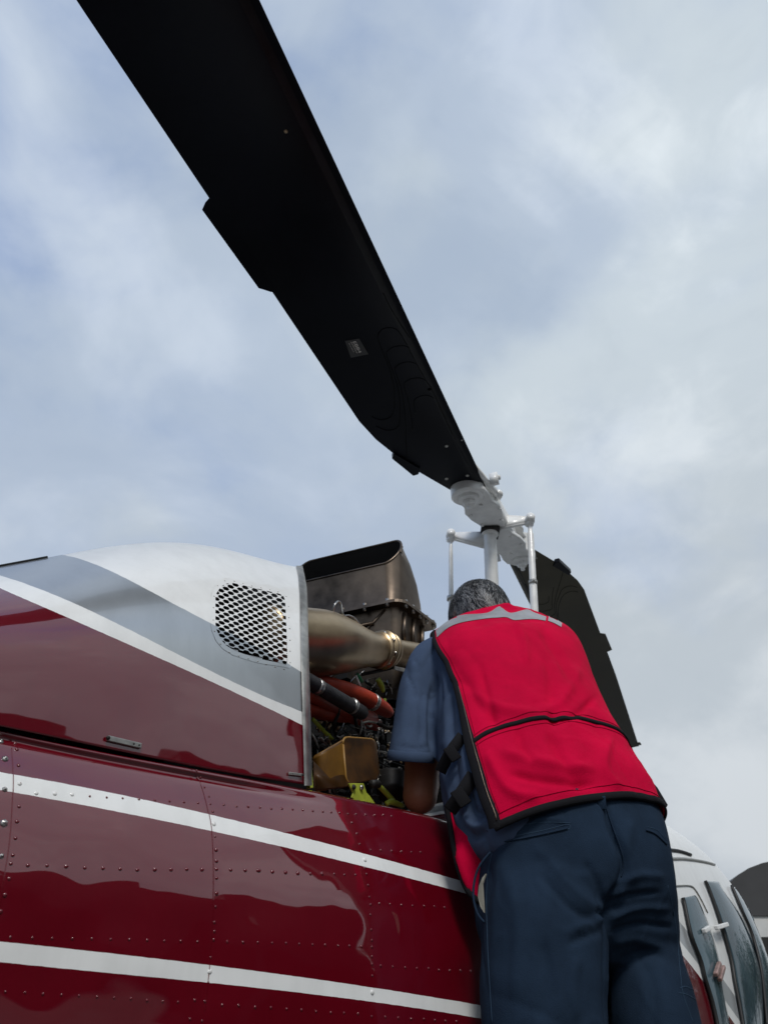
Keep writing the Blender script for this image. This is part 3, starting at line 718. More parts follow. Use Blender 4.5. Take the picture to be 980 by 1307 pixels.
# --- exhaust stack: lower box, flange, hood leaning aft with an open mouth
def EX(s, l, z): return HX(s + (l - .24) * .25, l, z)
def exhaust():
    s0 = sLz(H(506, 767, .24))[0]
    t = s0
    def ring(pts): return pts
    # aft face lies across the helicopter at s = s0, starboard face runs forward at l = .24
    def section(pa, pb, side, depth, lw, z_off=0, rad=.03):
        pass
    l1 = .24
    base = sLz(H(506, 767, l1)); zf = base[2]
    sfwd = sLz(H(549, 786, l1))[0]
    zb = zf - .33
    def rrect(s_a_, s_b_, l_a, l_b, za, zb_, n=6, r=.03):
        """rounded rectangle: s from s_a (aft) to s_b (forward), l from l_a to l_b; z goes from za at aft to zb at the front"""
        pts = []
        for (cs, cl, a0) in ((s_a_ + r, l_b - r, 90), (s_a_ + r, l_a + r, 180), (s_b_ - r, l_a + r, 270), (s_b_ - r, l_b - r, 0)):
            for k in range(n):
                a = R(a0 + 90 * k / (n - 1)); ds, dl = math.cos(a) * r, math.sin(a) * r
                s_ = cs + ds; l_ = cl + dl; f = (s_ - s_a_) / (s_b_ - s_a_)
                pts.append(EX(s_, l_, za + (zb_ - za) * f))
        return pts
    def loft(rs, m, name, parent=heli, flip=False, cap=False, **k):
        n = len(rs[0]); V = [p for r in rs for p in r]; Fc = grid_faces(len(rs), n, wrap=True, flip=flip)
        if cap: Fc.append(tuple(range(n)))
        o = mesh(name, V, Fc, m, parent, **k)
        bm = bmesh.new(); bm.from_mesh(o.data); bmesh.ops.recalc_face_normals(bm, faces=bm.faces); bm.to_mesh(o.data); bm.free()
        return o
    box = loft([rrect(s0 + .02 + .04 * (1 - q), sfwd - .01, -.15, l1 - .005 - .02 * (1 - q), zf - .30 * (1 - q), zf - .30 * (1 - q)) for q in (0, .35, .7, 1)], M_exh, 'exhaust_plenum')
    # flange with bolts
    g = Geo(); r1 = rrect(s0 - .008, sfwd + .022, -.16, l1 + .022, zf - .005, zf - .005, r=.035); g.prism(r1, ZV * .010); fl = g.obj('exhaust_flange', M_exh, heli, smooth=False)
    g = Geo()
    for k in range(7):
        g.add(tube_geo([EX(s0 - .001, l1 - .03 - k * .075, zf - .014), EX(s0 - .001, l1 - .03 - k * .075, zf + .014)], .006, 6))
    for k in range(5):
        g.add(tube_geo([EX(s0 + .03 + k * (sfwd - s0 - .03) / 4.2, l1 + .013, zf - .014), EX(s0 + .03 + k * (sfwd - s0 - .03) / 4.2, l1 + .013, zf + .014)], .006, 6))
    g.obj('flange_bolts', M_steel, fl, kind='stuff')
    # hood
    za_m = sLz(E(500, 717, s0 - .01))[2]; pm = sLz(E(502, 701, s0 + .085))
    print('exhaust s0', s0, 'sfwd', sfwd, 'zf', zf, 'mouth aft z', za_m, 'mouth fwd z', pm)
    rs = []
    sec = [(0, 0, 0), (.25, .002, .006), (.5, .0, .022), (.75, -.004, .055), (.9, -.008, .085), (1, -.01, .10)]
    for q, da, dfw in sec:
        za = zf + .005 + (za_m - zf) * q; zb_ = zf + .005 + (pm[2] - zf) * q
        rs.append(rrect(s0 + .01 + da, sfwd - .005 - dfw * (sfwd - s0 - .07) / .10 * 1.0, -.15, l1 - .012 + .010 * q * q, za, zb_, r=.03 + .010 * q, n=8))
    hood = loft(rs, M_exh, 'exhaust_hood')
    # sooty inner wall, 3 mm inside, and the rolled lip
    inner = []
    for r in rs:
        c = sum(r, Vector()) / len(r); inner.append([p + (c - p).normalized() * .006 for p in r])
    loft(inner, M_soot, 'exhaust_lining', flip=True)
    g = Geo(); rim = rs[-1] + rs[-1][:1]; g.tube(rim, .004, 6); g.obj('exhaust_lip', M_exh, heli)
    g = Geo()
    for k in range(3):       # pressed stiffening flutes on the starboard side of the plenum
        s_ = s0 + .05 + k * .05; g.tube([EX(s_, l1 - .003, zf - .02), EX(s_, l1 - .008, zf - .12)], .007, 8)
    g.tube([EX(s0 + .022, l1 - .05, zf - .01), EX(s0 + .03, l1 - .14, zf - .085), EX(s0 + .034, l1 - .16, zf - .15)], .005, 6)
    g.tube([EX(s0 + .022, l1 - .09, zf - .05), EX(s0 + .026, l1 - .3, zf - .05)], .006, 6)
    g.obj('plenum_stiffeners', M_exh, box, kind='stuff')
exhaust()

# --- heat-tinted jet pipe with clamp
def px_tube(name, pts, m, l=None, n=24, sn=30, parent=heli, **k):
    """pts = (px, py, l, radius in pixels)"""
    P3 = [H(x, y, l_) for x, y, l_, r in pts]; RR = [r * pix(p)[2] / F for p, (_, _, _, r) in zip(P3, pts)]
    return tube(name, P3, RR, m, parent, n=n, smooth_n=sn, **k)
px_tube('turbine_casing', [(330, 812, .27, 42), (392, 819, .28, 43), (415, 821, .28, 41.5), (438, 824, .28, 35), (458, 827, .28, 27), (474, 829, .28, 22), (484, 829.5, .28, 21)], M_bronze, n=40)
cl_ = px_tube('exhaust_pipe', [(482, 829, .28, 19), (495, 831, .28, 17), (530, 838, .28, 17.5), (575, 846, .28, 18)], M_bronze, n=28)
for (x, r) in ((482.5, 24), (488.5, 25.5), (494, 23)):
    a, b = H(x - 1.2, 829.5, .28), H(x + 1.2, 830, .28); tube('clamp_ring', [a, b], r * pix(a)[2] / F, M_bronze, heli, n=36)
g = Geo()
for a in range(8):
    c = H(488.5, 829.7, .28); d = (H(500, 831, .28) - c).normalized(); u = d.orthogonal().normalized(); v = d.cross(u); o_ = c + (u * math.cos(a * .785 + .3) + v * math.sin(a * .785 + .3)) * .0475
    g.box(o_, d * .009, u * .004, v * .004)
g.obj('clamp_bolts', M_steel, heli, kind='stuff')
# weld seam on the casing
g = Geo(); sp = []
for x in range(394, 484, 6):
    yy = 823 + (x - 394) * .04 + (max(0, x - 455) / 29) ** 2 * 4; rr = np.interp(x, [392, 415, 438, 458, 474, 484], [43, 41.5, 35, 27, 22, 21])
    c = H(x, 819 + (x - 392) * .11, .28); sp.append((c, rr))
g.tube([c + (CAMP - c).normalized() * (r * pix(c)[2] / F * 1.0 + .0005) for c, r in sp], .0012, 5); g.obj('weld_seam', M_bronze, heli)
# thin sense line looping over the casing
px_tube('sense_line', [(425, 784, .30, 1.3), (427, 773, .31, 1.3), (431, 768, .31, 1.3), (435, 771, .31, 1.3), (438, 785, .31, 1.3), (446, 786, .31, 1.3), (454, 791, .31, 1.3), (462, 803, .31, 1.3)], M_steel, n=8, sn=40)
px_tube('braided_hose', [(360, 850, .30, 9), (392, 868, .31, 9.5), (415, 882, .31, 9.5), (440, 897, .30, 9.5), (462, 910, .27, 9)], M_hose_b, n=20)
px_tube('fire_sleeved_hose', [(390, 864, .24, 9), (415, 872, .26, 9.5), (445, 882, .27, 10.5), (470, 893, .28, 10.5), (488, 904, .28, 9.5), (497, 911, .28, 6.5), (499.5, 914, .28, 2)], M_hose_r, n=20)
px_tube('fire_sleeved_hose', [(380, 886, .22, 7), (400, 892, .22, 6), (425, 905, .2, 8), (450, 915, .19, 9), (480, 925, .16, 8)], M_hose_r, n=16)
px_tube('fire_sleeved_hose', [(385, 902, .2, 9), (420, 912, .19, 9), (460, 914, .18, 9), (475, 916, .16, 8)], M_hose_r, n=16)

for (x0, y0, x1, y1, l_, r_px) in ((403, 875, 408, 878, .31, 10.3), (447, 900, 451, 902.6, .292, 10.2), (424, 875.5, 428, 877, .262, 10.6), (474, 895, 478, 897.5, .28, 10.9)):
    a = H(x0, y0, l_); b = H(x1, y1, l_); tube('hose_clamp', [a, b], r_px * pix(a)[2] / F, M_steel, heli, n=20)
# --- amber intake duct, open toward the mechanic
def amber():
    o4 = [(437, 941), (478, 944), (484, 993), (442, 1001)]; b4 = [(399, 964), (440, 950), (446, 1002), (401, 1016)]
    lo, lb = .31, .27
    O = [H(x, y, lo) for x, y in o4]; 
    s_back = sLz(H(399, 964, .30))[0]
    Bk = [E(399, 963, s_back), E(399, 963, s_back) + (O[1] - O[0]) * .9 - U * .0, None, E(401, 1012, s_back)]
    Bk[2] = Bk[3] + (O[2] - O[3]) * .9
    def rr(q, n=5, r=.16):
        out = []
        for i in range(4):
            a, b, c = q[i - 1], q[i], q[(i + 1) % 4]
            p, s_ = b + (a - b) * r, b + (c - b) * r
            for k in range(n):
                t_ = k / (n - 1); out.append(p * (1 - t_) ** 2 + b * 2 * t_ * (1 - t_) + s_ * t_ ** 2)
        return out
    ro, rb = rr(O), rr(Bk); n = len(ro); V = []; 
    for t_ in (0, .06, .5, 1): V += [a.lerp(b, t_) for a, b in zip(ro, rb)]
    Fc = grid_faces(4, n, wrap=True) + [tuple(range(3 * n, 4 * n))]
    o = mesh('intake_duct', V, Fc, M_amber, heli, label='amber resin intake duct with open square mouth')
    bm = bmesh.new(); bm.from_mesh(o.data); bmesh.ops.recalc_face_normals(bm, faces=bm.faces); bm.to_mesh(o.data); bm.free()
    md = o.modifiers.new('t', 'SOLIDIFY'); md.thickness = .003; md.offset = -1; o.data.materials.append(mat('shaded_amber_resin', (0.06, 0.024, 0.003), .5, var=.5, vscale=20)); md.material_offset = 1  # inner faces in darker amber: the duct's interior shade put into the colour
    g = Geo(); g.tube(ro + ro[:1], .0028, 6); g.obj('duct_lip', mat('amber_lip', (0.30, 0.16, 0.03), 0.4), o)
amber()
def px_plate(name, pts, l, th, m, parent=heli, **k):
    g = Geo(); g.prism([H(x, y, l) for x, y in pts], -S * th); return bevel(g.obj(name, m, parent, smooth=False, **k), .0008)
br = px_plate('primer_bracket', [(445, 1000), (464, 1000), (468, 1012), (472, 1016), (479, 1026), (460, 1026), (449, 1018), (451, 1012)], .37, .004, M_lime)
for (x, y, mm) in ((451.5, 1005, M_dark), (461.5, 1005.5, M_steel)):
    p, n = H(x, y, .373), S; g = Geo(); g.add(dome_geo(p, n, .006, .7, 12)); g.obj('bracket_bolt', mm, br)
px_tube('primer_strut', [(478, 1000, .36, 3), (484, 1004, .37, 3.2), (494, 1014, .37, 3.4), (502, 1023, .37, 3.4), (508, 1028, .37, 2.5)], M_lime, n=12)
px_tube('strut_collar', [(474, 1001, .375, 5), (481, 1001, .375, 5.2), (484, 1003, .375, 4)], M_dark, n=12, sn=6)
px_tube('primer_foot', [(493, 1026, .375, 3), (500, 1024, .378, 4), (514, 1029, .378, 3)], M_lime, n=10, sn=8)
px_tube('primer_brace', [(399, 918, .22, 3.4), (412, 932, .22, 3.4), (424, 944, .22, 3.4)], M_lime, n=4, sn=4)
px_plate('primer_door_jamb', [(394, 965), (397, 965), (400, 1006), (396, 1006)], .425, .01, M_lime)
px_tube('green_capped_line', [(455, 860, .27, 2.6), (462, 871, .27, 2.6)], M_green, n=10, sn=3)
px_tube('white_line', [(454, 862, .275, 1.2), (460, 876, .275, 1.4)], M_white, n=8, sn=3)
px_tube('actuator_rod', [(482, 867, .26, 3.4), (487, 876, .26, 3.6), (489.5, 884, .26, 2)], M_lime, n=10, sn=6)
px_tube('actuator_rod', [(491, 892, .25, 2), (492, 902, .25, 2.2)], M_lime, n=10, sn=3)
px_plate('data_plate', [(504, 850), (517, 853), (516, 858), (504, 855)], .30, .003, M_alu)
px_tube('support_brace', [(462, 861, .26, 2.2), (490, 855, .26, 2.4), (504, 851, .28, 2.4)], M_dark, n=8, sn=4)
# clutter of pipes, clips and wiring deep in the bay
rnd = random.Random(11)
def clutter(name, m, cnt, box_, rpx, seglen=(8, 34), lr=(.06, .24), bend=6, n=5):
    g = Geo()
    for k in range(cnt):
        x, y = rnd.uniform(box_[0], box_[2]), rnd.uniform(box_[1], box_[3]); l = rnd.uniform(*lr); a = rnd.choice((0.2, 0.5, -0.6, 1.4, 1.7, -0.2)) + rnd.uniform(-.2, .2); L0 = rnd.uniform(*seglen)
        pts = []
        for q in (0, .35, .7, 1): pts.append(H(x + math.cos(a) * L0 * q + rnd.uniform(-1, 1) * bend * .3, y + math.sin(a) * L0 * q + rnd.uniform(-1, 1) * bend * .3, l + rnd.uniform(-.01, .01)))
        g.tube(pts, rnd.uniform(*rpx) * .002, n, sn=7)
    return g.obj(name, m, heli, kind='stuff')
clutter('steel_fuel_lines', M_steel, 46, (440, 860, 530, 1000), (.45, 1.0))
clutter('dark_pipework', M_dark, 110, (388, 862, 540, 1020), (1.2, 3.4))
clutter('wiring_loom', M_rubber, 80, (390, 860, 540, 1020), (.5, 1.2), seglen=(20, 60), bend=16)
clutter('brass_unions', M_bronze, 46, (396, 918, 530, 990), (1.0, 2.0), seglen=(3, 8), lr=(.14, .26), n=6)
clutter('grey_pipework', M_alu, 34, (396, 915, 530, 995), (.8, 1.7), lr=(.15, .26), bend=10)
clutter('small_clips', M_alu, 60, (396, 918, 520, 1000), (.5, 1.3), seglen=(2, 7), lr=(.14, .26), n=5)
g = Geo()
for k in range(46):
    c = H(rnd.uniform(392, 530), rnd.uniform(862, 1010), rnd.uniform(.02, .16)); s_ = rnd.uniform(.008, .026)
    g.box(c, U * s_, S * s_ * rnd.uniform(.5, 1.2), ZV * s_ * rnd.uniform(.4, 1.6))
g.obj('accessory_boxes', M_dark, heli, smooth=False, kind='stuff')
px_tube('oil_tank', [(500, 985, .26, 17), (500, 1000, .26, 19), (501, 1015, .27, 17)], M_amber, n=20, sn=8).data.materials[0] = M_dark

# --- cabin shell
LNs = LN
def zroof(s): return float(np.interp(s, [1.7, 2.1, 2.6, 3.1, 3.4, 3.6, 3.8, 3.95, 4.15, 4.4, 4.8, 5.2, 5.4], [.55, .80, .93, .99, 1.0, .99, .95, .87, .66, .33, .04, -.2, -.34]))
def wcab(s): return float(np.interp(s, [1.7, 2.3, 2.7, 3.2, 3.5, 3.8, 4.1, 4.5, 4.9, 5.2, 5.4], [.52, .60, .625, .625, .62, .60, .53, .41, .29, .18, .06]))
CV_A, CV_B, CV_C = (lambda z: z), None, None
def cab_section(s, n=60):
    zr, w = zroof(s), wcab(s); zm = .12 if zr > .4 else zr - .28; zb = -.62 if s < 4.5 else -.62 + (s - 4.5) * .25; pts = []
    for k in range(n + 1):
        a = -math.pi / 2 + math.pi * k / n; ca, sa = math.cos(a), math.sin(a)
        e = 0.42
        l = w * abs(ca) ** e
        z = zm + (zr - zm) * sa ** 1 * 1.0 if sa > 0 else zm + (zm - zb) * sa
        if sa > 0: z = zm + (zr - zm) * (sa ** .62)
        else: z = zm - (zm - zb) * ((-sa) ** .6)
        pts.append((l, z))
    return pts
def cabin():
    SS = catmull([(1.7,), (2.0,), (2.3,), (2.6,), (2.9,), (3.2,), (3.5,), (3.7,), (3.85,), (4.0,), (4.15,), (4.3,), (4.5,), (4.75,), (5.0,), (5.2,), (5.36,)], 90)
    SS = [float(x[0]) for x in SS]; V = []; n = 60
    sm_z = [zroof(s) for s in SS]; sm_w = [wcab(s) for s in SS]
    k = np.array([1, 4, 6, 4, 1]) / 16.0
    for _ in range(4):
        sm_z = list(np.convolve(np.pad(sm_z, 2, 'edge'), k, 'valid')); sm_w = list(np.convolve(np.pad(sm_w, 2, 'edge'), k, 'valid'))
    global zroof_, wcab_
    for i, s in enumerate(SS):
        z_s, w_s = sm_z[i], sm_w[i]
        zm = .12 if z_s > .45 else max(-.45, z_s - .33); zb = -.60 + max(0, s - 4.2) * .22
        for kk in range(n + 1):
            a = -math.pi / 2 + math.pi * kk / n; ca, sa = max(0, math.cos(a)), math.sin(a)
            l = w_s * ca ** .42; z = zm + (z_s - zm) * sa ** .52 if sa > 0 else zm - (zm - zb) * (-sa) ** .62
            V.append((s, l, z))
    nv = len(V); W3 = [HX(*v) for v in V]; M3 = [HX(v[0], -v[1], v[2]) for v in V]
    Fc = grid_faces(len(SS), n + 1, flip=False) + grid_faces(len(SS), n + 1, flip=True, base=nv)
    # livery lines in metres above the eye, falling forward like the tail stripes
    za = lambda s: .355 - (s - 3.0) * .42; 
    def at(o): return [o(v) for v in V] * 2
    attrs = dict(pa=at(lambda v: (za(v[0]) - v[2]) * 300), pb=at(lambda v: (za(v[0]) - .075 - v[2]) * 300), pc=at(lambda v: (za(v[0]) - .115 - v[2]) * 300),
                 pd=at(lambda v: (.155 - v[2]) * 300 if v[0] < 3.0 else -9.0), pe=at(lambda v: (.125 - v[2]) * 300 if v[0] < 3.0 else 9.0))
    o = mesh('cabin_shell', W3 + M3, Fc, M_cabin, heli, attrs=attrs)
    bm = bmesh.new(); bm.from_mesh(o.data); bmesh.ops.remove_doubles(bm, verts=bm.verts, dist=1e-5); bmesh.ops.recalc_face_normals(bm, faces=bm.faces); bm.to_mesh(o.data); bm.free()
    return bvh_of(W3, grid_faces(len(SS), n + 1))
cab_bvh = cabin()
def cabP(px, py, off=0.0):
    h = cast(cab_bvh, px, py)
    if h is None: return None
    return h[0] + h[1] * off
def cab_panel(name, left, right, m, off, bulge=0.0, n=26, mcols=10, parent=heli, y0=None, **k):
    """patch between two side curves drawn on the cabin side, swelling by `bulge`"""
    Lc, Rc = catmull(left, n), catmull(right, n); V = []; bad = 0
    for i in range(n):
        for j in range(mcols):
            u = j / (mcols - 1); x = Lc[i][0] * (1 - u) + Rc[i][0] * u; y = Lc[i][1] * (1 - u) + Rc[i][1] * u
            b = off + bulge * math.sin(math.pi * u) ** .8 * math.sin(math.pi * min(1, max(0, (i + .5) / n))) ** .6
            p = cabP(x, y, b)
            if p is None:
                for dx in range(1, 40):
                    p = cabP(x - dx, y, b)
                    if p is not None: break
            if p is None: p = V[-1] if V else H(x, y, .6)
            V.append(p)
    o = mesh(name, V, grid_faces(n, mcols, flip=True), m, parent, solid=.003, **k)
    return o, Lc, Rc
z5 = lambda X, Y: (840 + X / 5.29, 1060 + Y / 5.29)
wins = [
    ('passenger_window', [z5(150, 462), z5(162, 500), z5(190, 640), z5(215, 740), z5(270, 880), z5(300, 1000), z5(345, 1150), z5(385, 1330), z5(410, 1500)],
     [z5(240, 442), z5(262, 470), z5(318, 600), z5(352, 700), z5(392, 830), z5(412, 940), z5(432, 1100), z5(480, 1330), z5(520, 1500)], 0.008),
    ('door_window', [z5(305, 348), z5(330, 402), z5(380, 540), z5(430, 700), z5(480, 880), z5(503, 1020), z5(530, 1160), z5(560, 1330), z5(590, 1500)],
     [z5(404, 352), z5(440, 420), z5(515, 520), z5(580, 640), z5(645, 800), z5(690, 950), z5(706, 1100), z5(712, 1330), z5(716, 1500)], 0.012),
    ('front_window', [z5(485, 383), z5(510, 440), z5(560, 560), z5(620, 700), z5(668, 880), z5(690, 1000), z5(706, 1150), z5(722, 1330)],
     [z5(552, 400), z5(600, 500), z5(650, 620), z5(700, 760), z5(745, 880), z5(765, 1000), z5(780, 1150), z5(790, 1330)], 0.006)]
for nm, lf, rt, bl in wins:
    o, Lc, Rc = cab_panel(nm, lf, rt, M_glass, .004, bl)
    loop = [tuple(p) for p in Lc[::-1]] + [tuple(p) for p in Rc]; pts = []
    for x, y in loop:
        for dx in range(0, 30):
            p = cabP(x - dx - 1, y, .010)
            if p is not None: break
        if p is not None and (not pts or (p - pts[-1]).length < .12): pts.append(p)
    g = Geo(); g.tube(pts, .0058, 8); g.obj('window_seal', M_rubber, o)
# door seam, handle and hinge brackets
def cab_tube(name, pts, r, m, off=.002, n=8, sn=None, parent=heli, **k):
    if sn: pts = [tuple(p) for p in catmull(pts, sn)]
    q = [cabP(x, y, off) for x, y in pts]; q = [p for p in q if p is not None]
    if len(q) > 1: return tube(name, q, r, m, parent, n=n, **k)
cab_tube('door_seam', [z5(100, 380), z5(140, 376), z5(215, 378), z5(250, 410), z5(285, 470), z5(330, 560)], .0025, M_alu, sn=20)
cab_tube('roof_rail', [z5(40, 190), z5(80, 194), z5(180, 196), z5(300, 214), z5(380, 236), z5(460, 268)], .005, M_alu, sn=20)
cab_tube('roof_gutter', [z5(40, 132), z5(75, 136), z5(140, 144), z5(215, 168)], .006, M_dark, sn=12)
def bracket(name, a, b, w, m, off=.02):
    pa, pb = cabP(*a, off), cabP(*b, off)
    if pa is None or pb is None: return
    d = pb - pa; l = d.length; d.normalize(); n = norm_of(cabP, *a)[1]; s_ = n.cross(d); g = Geo(); g.box((pa + pb) / 2, d * l / 2, s_ * w, n * .007); return bevel(g.obj(name, m, heli, smooth=False), .003)
bracket('door_hinge', z5(265, 690), z5(300, 668), .007, M_white)
bracket('door_hinge', z5(350, 668), z5(425, 645), .007, M_white, .02)
for dx in (0, 34):
    bracket('door_handle', z5(338 + dx * .8, 985 + dx), z5(366 + dx * .8, 905 + dx * .7), .006, M_handle, .022)

# --- rotor
M1 = HUB
def vplane():
    d = Vector((-.392, -.920, 0)).normalized(); g = .13
    e1 = Vector((d.x, d.y, -g)).normalized(); e2 = Vector((-d.y, d.x, 0)).normalized(); 
    if e2.x < 0: e2 = -e2          # e2 to the leading edge (right in the picture)
    return e1, e2, e1.cross(e2).normalized()
e1, e2, e3 = vplane()
if e3.z > 0: e3d = -e3
else: e3d = e3.copy()
_r = ray(632, 665); BO = CAMP + _r * (3.3 / math.hypot(_r.x, _r.y))
def blade_xy(px, py, off=0.0):
    r = ray(px, py); o = BO + e3d * off; k = (o - CAMP).dot(e3) / r.dot(e3); p = CAMP + r * k - o; return p.dot(e1), p.dot(e2)
LE = [blade_xy(x, y) for x, y in ((618, 618), (610, 600), (560, 490), (500, 355), (440, 225), (380, 105), (325, 0))]
TE = [blade_xy(x, y) for x, y in ((574, 625), (536, 603), (500, 577), (480, 561), (457, 538), (440, 510), (352, 375), (265, 248), (180, 122), (95, 0))]
TAB = [blade_xy(x, y) for x, y in ((352, 374), (346, 372), (330, 367), (258, 267), (262, 258), (265, 247))]
print('LE', [(round(a, 2), round(b, 3)) for a, b in LE]); print('TE', [(round(a, 2), round(b, 3)) for a, b in TE]); print('TAB', TAB)
ler, lec = np.polyfit([p[0] for p in LE], [p[1] for p in LE], 1); ter = [p[0] for p in TE]; tec = [p[1] for p in TE]
tfit = np.polyfit(ter[4:], tec[4:], 1)
RTIP = 5.35
def bl(r): return ler * r + lec
def bt(r):
    if r < ter[4]: return float(np.interp(r, ter[:5], tec[:5]))
    if r > ter[-1]: return float(bl(r) - (bl(ter[-1]) - np.polyval(tfit, ter[-1])))
    return float(np.polyval(tfit, r))
def make_blade(sign, m, lab):
    bt0 = globals()['bt']; bt = (lambda r: bt0(r) if sign > 0 else bl(r) - (bl(r) - bt0(r)) * .94)
    A, Bv = e1 * sign, e2 * sign
    def W3(r, c, h): return BO + A * r + Bv * c + e3d * h
    rs = sorted(set([TE[0][0], TE[0][0] + .02] + [TE[i][0] for i in range(1, 6)] + list(np.linspace(.9, RTIP, 24)))); rs = [r for r in rs if r >= TE[0][0]]
    prof = [(0, 0), (.03, .35), (.12, .62), (.3, .72), (.55, .5), (.8, .22), (1, .03), (1, -.03), (.8, -.18), (.55, -.36), (.3, -.5), (.12, -.5), (.03, -.3)]
    V = []
    for r in rs:
        le, te = bl(r), bt(r); c = min(le - te, .44); th = .030 if r > .6 else .026
        for (x, h) in prof: V.append(W3(r, le - (le - te) * x, -h * th * 1.0 + .0))
    n = len(prof); Fc = grid_faces(len(rs), n, wrap=True) + [tuple(range(n)), tuple(range((len(rs) - 1) * n, len(rs) * n))]
    o = mesh('rotor_blade', V, Fc, m, heli, label=lab)
    bm = bmesh.new(); bm.from_mesh(o.data); bmesh.ops.recalc_face_normals(bm, faces=bm.faces); bm.to_mesh(o.data); bm.free()
    md = o.modifiers.new('e', 'EDGE_SPLIT'); md.split_angle = R(50)
    def low(r, c, extra=.001):                       # point on the underside
        le, te = bl(r), bt(r); x = min(max((le - c) / (le - te), 0), 1)
        h = np.interp(x, [0, .03, .12, .3, .55, .8, 1], [0, .3, .5, .5, .36, .18, .03]) * .030
        return W3(r, c, h + extra)
    # trim tab
    g = Geo(); tb = [(a, b if sign > 0 else bl(a) - (bl(a) - b) * .94) for a, b in TAB]; tb = [(tb[0][0], tb[0][1] + .03)] + tb[1:-1] + [(tb[-1][0], tb[-1][1] + .03)]
    g.prism([W3(a, b, -.001) for a, b in tb], e3d * .003); g.obj('trim_tab', m, o, smooth=False)
    # tip weight cover and root clip
    g = Geo(); rr = RTIP - .05; g.prism([W3(rr, bt(rr) + .01, -.004), W3(rr, bt(rr) - .03, -.004), W3(rr - .10, bt(rr) - .03, -.004), W3(rr - .13, bt(rr) + .01, -.004)], e3d * .008); g.obj('tip_tab', m, o, smooth=False)
    cp = [blade_xy(x, y) for x, y in ((502, 576), (500, 583), (527, 605), (534, 603), (536, 596))]; cp = [(a, b if sign > 0 else bl(a) - (bl(a) - b) * .94) for a, b in cp]
    g = Geo(); g.prism([W3(a, b, -.014) for a, b in cp], e3d * .026); bevel(g.obj('root_clip', M_blade, o, smooth=False), .003)
    st_ = []; rr_ = list(np.linspace(.35, RTIP - .02, 60))
    for r in rr_: st_ += [low(r, bl(r) - .002, .0007), low(r, bl(r) - .022, .0008), low(r, bl(r) - .042, .0006)]
    mesh('erosion_strip', st_, grid_faces(60, 3), M_strip, o)
    # nested doubler outlines
    z8 = lambda X, Y: (380 + X / 3.5, 370 + Y / 3.5)
    lines = [[(490, 238), (455, 180), (430, 158), (395, 155), (368, 170), (357, 200), (380, 270), (410, 350), (428, 430), (430, 520), (412, 560), (370, 574), (330, 562)],
             [(492, 240), (465, 235), (430, 240), (405, 255), (395, 280), (425, 360), (450, 450), (455, 560), (445, 605), (400, 622), (350, 605)],
             [(530, 318), (500, 308), (465, 312), (440, 328), (434, 352), (462, 440), (478, 560), (482, 680), (488, 760)],
             [(570, 392), (545, 380), (510, 382), (482, 395), (472, 415), (490, 480), (505, 560), (512, 620)],
             [(606, 470), (580, 458), (550, 460), (524, 474), (516, 495), (525, 540)], [(490, 238), (520, 300), (575, 400), (600, 440), (700, 660)],
             [(380, 0), (420, 80), (480, 175), (500, 205)]]
    g = Geo()
    for ln in lines:
        pts = [blade_xy(*z8(*p)) for p in ln]; pts = [tuple(p) for p in catmull(pts, len(pts) * 4)]
        g.tube([low(a, b, .0002) for a, b in pts], .0017, 5)
    g.obj('doubler_edge', M_bline, o, kind='stuff')
    for (x, y, rad) in ((663, 685, .009), (664, 838, .009), (756, 818, .009), (731, 664, .005)):
        a, b = blade_xy(*z8(x, y)); p = low(a, b, 0); V2, F2 = dome_geo(p, e3d, rad, .5, 12); mesh('blade_bolt', V2, F2, M_alu, o)
    a, b = blade_xy(365, 163); V2, F2 = dome_geo(low(a, b, 0), e3d, .006, .5, 8); mesh('balance_screw', V2, F2, M_bronze, o)
    a, b = blade_xy(*z8(586, 432)); V2, F2 = dome_geo(low(a, b, 0), e3d, .008, .8, 8); mesh('drain_boss', V2, F2, M_bline, o)
    if sign > 0:                       # maker's plate on the near blade
        zc = lambda X, Y: (425 + X / 16.33, 420 + Y / 16.33)
        q = [low(*blade_xy(*zc(x, y)), .001) for x, y in ((250, 200), (540, 140), (735, 465), (370, 555))]
        g = Geo(); g.prism(q, e3d * .0008); pl = g.obj('maker_plate', M_plac, o, smooth=False)
        c0 = low(*blade_xy(*zc(365, 215)), .0022); cx = low(*blade_xy(*zc(495, 455)), .0022); dx = (cx - c0); wl = dx.length; dx.normalize()
        up = low(*blade_xy(*zc(490, 205)), .0022) - c0; hl = up.length; up = (up - dx * up.dot(dx)).normalized()
        def txt(body, x, y, size, extrude=.0002):
            cu = bpy.data.curves.new('t', 'FONT'); cu.body = body; cu.size = 1; cu.extrude = 0.02; to = bpy.data.objects.new('t', cu); COL.objects.link(to)
            dg = bpy.context.evaluated_depsgraph_get(); mm = to.evaluated_get(dg).to_mesh()
            V_ = [v.co.copy() for v in mm.vertices]; F_ = [tuple(p.vertices) for p in mm.polygons]; wmax = max(v.x for v in V_)
            bpy.data.objects.remove(to)
            return [(x + v.x / wmax * size[0], y + v.y * size[1], v.z) for v in V_], F_
        g = Geo(); nn = e3d
        for body, x, y, sz in (('EBB4', 0, .33, (1.0, .78)), ('MAIN ROTOR BLADE ASSY', 0, -.02, (1.0, .22)), ('PART NO  SERIAL NO', .06, -.42, (.8, .16))):
            V_, F_ = txt(body, x, y, sz); g.add(([c0 + dx * (v[0] * wl) + up * (v[1] * hl) + nn * (v[2] * .01) for v in V_], F_))
        g.obj('plate_lettering', M_print, pl, smooth=False)
    return o
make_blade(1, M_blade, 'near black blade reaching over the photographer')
make_blade(-1, M_blade_lit, 'far warm-lit black blade reaching away past the vest')

